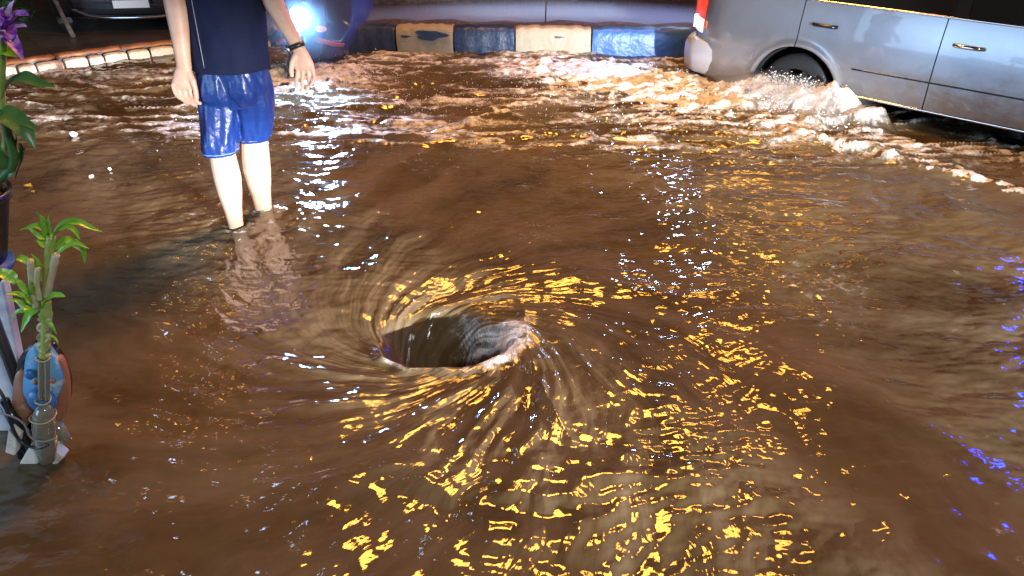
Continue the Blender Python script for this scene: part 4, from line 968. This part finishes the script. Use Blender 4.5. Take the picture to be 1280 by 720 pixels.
s.rings(rs_); s.build('vessel', M['bottle'], bt, sub=1)
for u_ in (51, 59):
    s = MB(); s.tube(spline([at(54+(u_-54)*.8, 440, 1.495)-BO, at(u_, 455, 1.49)-BO, at(u_, 480, 1.488)-BO, at(u_, 500, 1.488)-BO]), .0065, 10); s.build('neck_tube', M['bottle'], bt)
for v in (447, 500, 520):
    s = MB(); c = at(54, v, 1.49)-BO; rr = {447: .016, 500: .018, 520: .030}[v]; s.tube([c+A((rr*math.cos(q), rr*math.sin(q), .003*math.sin(q*2))) for q in np.linspace(0, 6.28, 30)], .0018, 6, up=(0, 0, 1)); s.build('ring', M['palestalk'], bt)
# cables round the stand
for k, (pts, r_, nm, lab) in enumerate((
    ([(-8, 515, 1.47), (14, 520, 1.46), (30, 530, 1.46), (38, 546, 1.46), (54, 552, 1.455), (70, 548, 1.46)], .0026, 'greycable', 'grey cable tied round the foot of the plant holder'),
    ([(-6, 480, 1.48), (6, 500, 1.47), (14, 530, 1.47), (26, 552, 1.47), (46, 560, 1.465), (60, 556, 1.46)], .0040, 'wire', 'black cable hanging behind the white feet of the plant holder'))):
    s = MB(); s.tube(spline([at(*p) for p in pts]), r_, 8); o = s.build('cable', M[nm]); tag(o, lab, 'cable')
bam = empty('lucky_bamboo', at(55, 440, 1.49)); LO = at(55, 440, 1.49); tag(bam, 'bright green lucky bamboo rising out of the bottle at the left', 'bamboo plant')
def stem(pts, r_, m_, nodes=3):
    s = MB(); c = spline([at(*p)-LO for p in pts], 8); rr = [r_*(1+.22*math.exp(-((i/len(c)*nodes % 1)-.5)**2*300)) for i in range(len(c))]
    s.tube(c, rr, 12); return s.build('stalk', M[m_], bam)
stem([(55, 446, 1.49), (56, 438, 1.49), (57, 425, 1.49), (58, 395, 1.49), (57, 375, 1.49)], .0115, 'stalk', 2)
stem([(57, 385, 1.49), (60, 350, 1.488), (61, 320, 1.486), (64, 295, 1.485)], .0095, 'stalk', 3)
stem([(57, 372, 1.485), (64, 345, 1.48), (70, 318, 1.475)], .008, 'palestalk', 2)
stem([(45, 385, 1.48), (40, 355, 1.475), (38, 325, 1.47)], .007, 'palestalk', 2)
stem([(50, 375, 1.475), (46, 355, 1.47), (47, 335, 1.465)], .006, 'palestalk', 2)
s = MB()
for k in range(3):
    s.tube(spline([at(48+14*((i+k) % 2), 446-i*12, 1.482+.006*((i+k+1) % 2))-LO for i in range(5)]), .0048, 8)
s.build('twisted_root', M['palestalk'], bam)
lv = [([(62, 300), (56, 285), (50, 272), (45, 264)], .010), ([(63, 296), (63, 284), (62, 272), (63, 262)], .0075),
      ([(62, 292), (50, 283), (38, 284), (24, 288)], .0085), ([(60, 298), (50, 296), (42, 290), (34, 284)], .006),
      ([(66, 296), (80, 280), (98, 278), (112, 284), (128, 290)], .0085), ([(66, 298), (78, 284), (92, 287), (100, 300)], .008),
      ([(68, 312), (82, 300), (96, 306), (104, 314), (106, 330)], .010), ([(70, 318), (84, 308), (96, 304), (112, 311)], .007),
      ([(64, 305), (72, 290), (80, 286), (90, 282)], .010), ([(62, 310), (54, 306), (48, 300), (42, 302)], .006),
      ([(40, 330), (32, 326), (24, 322), (17, 328)], .009), ([(48, 345), (38, 332), (30, 326), (20, 324)], .008),
      ([(52, 352), (50, 338), (46, 326), (38, 316)], .006), ([(48, 388), (44, 376), (34, 366), (24, 360)], .011),
      ([(52, 386), (62, 374), (72, 370), (82, 371)], .012), ([(48, 388), (38, 392), (32, 402), (26, 416)], .009),
      ([(48, 392), (56, 400), (64, 406), (71, 418)], .006), ([(44, 386), (32, 384), (22, 376), (10, 374)], .009),
      ([(40, 380), (30, 372), (22, 368), (6, 366)], .010), ([(20, 352), (10, 346), (0, 342), (-12, 344)], .015),
      ([(40, 372), (28, 358), (22, 352), (16, 356)], .007), ([(58, 425), (64, 420), (70, 424), (73, 430)], .003),
      ([(44, 390), (32, 388), (20, 392), (12, 404)], .008), ([(46, 376), (42, 366), (40, 356), (36, 350)], .007)]
rnd = random.Random(2)
for pts, w in lv:
    mb = MB(); y0 = 1.485+rnd.uniform(-.01, .01); yy = rnd.uniform(-.012, .016)
    leaf(mb, [at(u, v, y0-yy*i) for i, (u, v) in enumerate(pts)], w, fold=rnd.uniform(.15, .45)); mb.v = [tuple(A(q)-LO) for q in mb.v]
    mb.build('leaf', M['leaf'], bam)

# ================================================================ FLOATING BITS
for i, (x, y, r_, lab) in enumerate(((-1.0+0, 0, .022, ''),)): pass
def atw(u, v):
    p0, p1 = at(u, v, 1.0), at(u, v, 2.0); t = p0[2]/(p0[2]-p1[2]); return p0+(p1-p0)*t
M['foamwhite'] = mat('white_foam_plastic', (0.75, 0.73, 0.70), 0.5)
M['glint_yellow'] = mat('yellow_glint_colour', (0.60, 0.33, 0.05), 0.35)  # yellow of the gold lamp's glints, given to solid floating pieces
for i, (u, v, r_, mm, lab) in enumerate(((114, 222, .016, 'foamwhite', 'white foam scrap afloat nearest to the bamboo'), (137, 213, .015, 'foamwhite', 'white foam scrap afloat closer to the legs'), (92, 170, .017, 'foamwhite', 'white scrap floating in front of the white kerb, farthest of the scraps'),
                                        (36, 233, .016, 'glint_yellow', 'gold lamp glint made as a yellow piece beside the black pot'), (42, 241, .013, 'glint_yellow', 'smaller gold lamp glint made as a yellow piece right below the other'))):
    p = atw(u, v); s = MB(); rs_ = []
    for q0 in np.linspace(0.1, math.pi-.1, 7):
        r_ = r_*random.uniform(.75, 1.25); rs_.append([(r_*.8*math.sin(q0)*math.cos(q)*(1+.5*math.sin(3*q+i)), r_*.7*math.sin(q0)*math.sin(q)*(1+.5*math.sin(2*q+i*2)), (-r_*.6 if mm != 'glint_yellow' else -r_*.25)*math.cos(q0)+.2*r_*math.sin(2*q)) for q in np.arange(14)*2*math.pi/14])
    s.rings(rs_); o = s.build('foam_scrap' if mm == 'foamwhite' else 'lamp_glint', M[mm]); o.location = (p[0], p[1], .008); tag(o, lab, 'scrap' if mm == 'foamwhite' else 'leaf')

# ---- fine spray hanging over the median, lit by the lamps
def mist(name, col, dens, centre, rad, rz, label):     # a puff that thins out towards its edge
    m_ = bpy.data.materials.new(name); m_.use_nodes = True; t_ = m_.node_tree; t_.nodes.remove(t_.nodes['Principled BSDF'])
    v_ = t_.nodes.new('ShaderNodeVolumePrincipled'); v_.inputs['Color'].default_value = (*col, 1)
    g = t_.nodes.new('ShaderNodeTexCoord'); d_ = t_.nodes.new('ShaderNodeVectorMath'); d_.operation = 'DISTANCE'; d_.inputs[1].default_value = (.5, .5, .5)
    q_ = t_.nodes.new('ShaderNodeMapRange'); q_.interpolation_type = 'SMOOTHSTEP'
    for i_, x_ in enumerate((0.02, 0.5, dens, 0.0)): q_.inputs[i_+1].default_value = x_
    t_.links.new(g.outputs['Generated'], d_.inputs[0]); t_.links.new(d_.outputs['Value'], q_.inputs[0]); t_.links.new(q_.outputs[0], v_.inputs['Density'])
    t_.links.new(v_.outputs[0], t_.nodes['Material Output'].inputs['Volume'])
    s = MB(); s.ball((0, 0, 0), rad, 32, 18); o = s.build(name, m_); o.location = centre; o.rotation_euler = (0, 0, rz); o['kind'] = 'stuff'
    return tag(o, label, 'mist')
mist('spray_mist', (.72, .84, 1), 4.0, (0.25, 7.0, 0.05), (2.3, 0.75, 0.20), 0, 'bluish mist of fine spray hanging over the far lane behind the median kerb')
mist('headlight_glow_puff', (.7, .85, 1), 0.55, (-1.38, 5.36, 0.42), (0.65, 0.33, 0.48), 0, 'small bluish puff added round the scooter headlight to make its glow')  # puff added to imitate the bloom of the headlight
mist('wheel_mist', (.95, .95, .95), 5.0, cp(0.05, -0.20, 0.09), (.62, .20, .15), math.atan2(CF[1], CF[0]), 'thin white mist hanging in the plume beside the rear wheel')
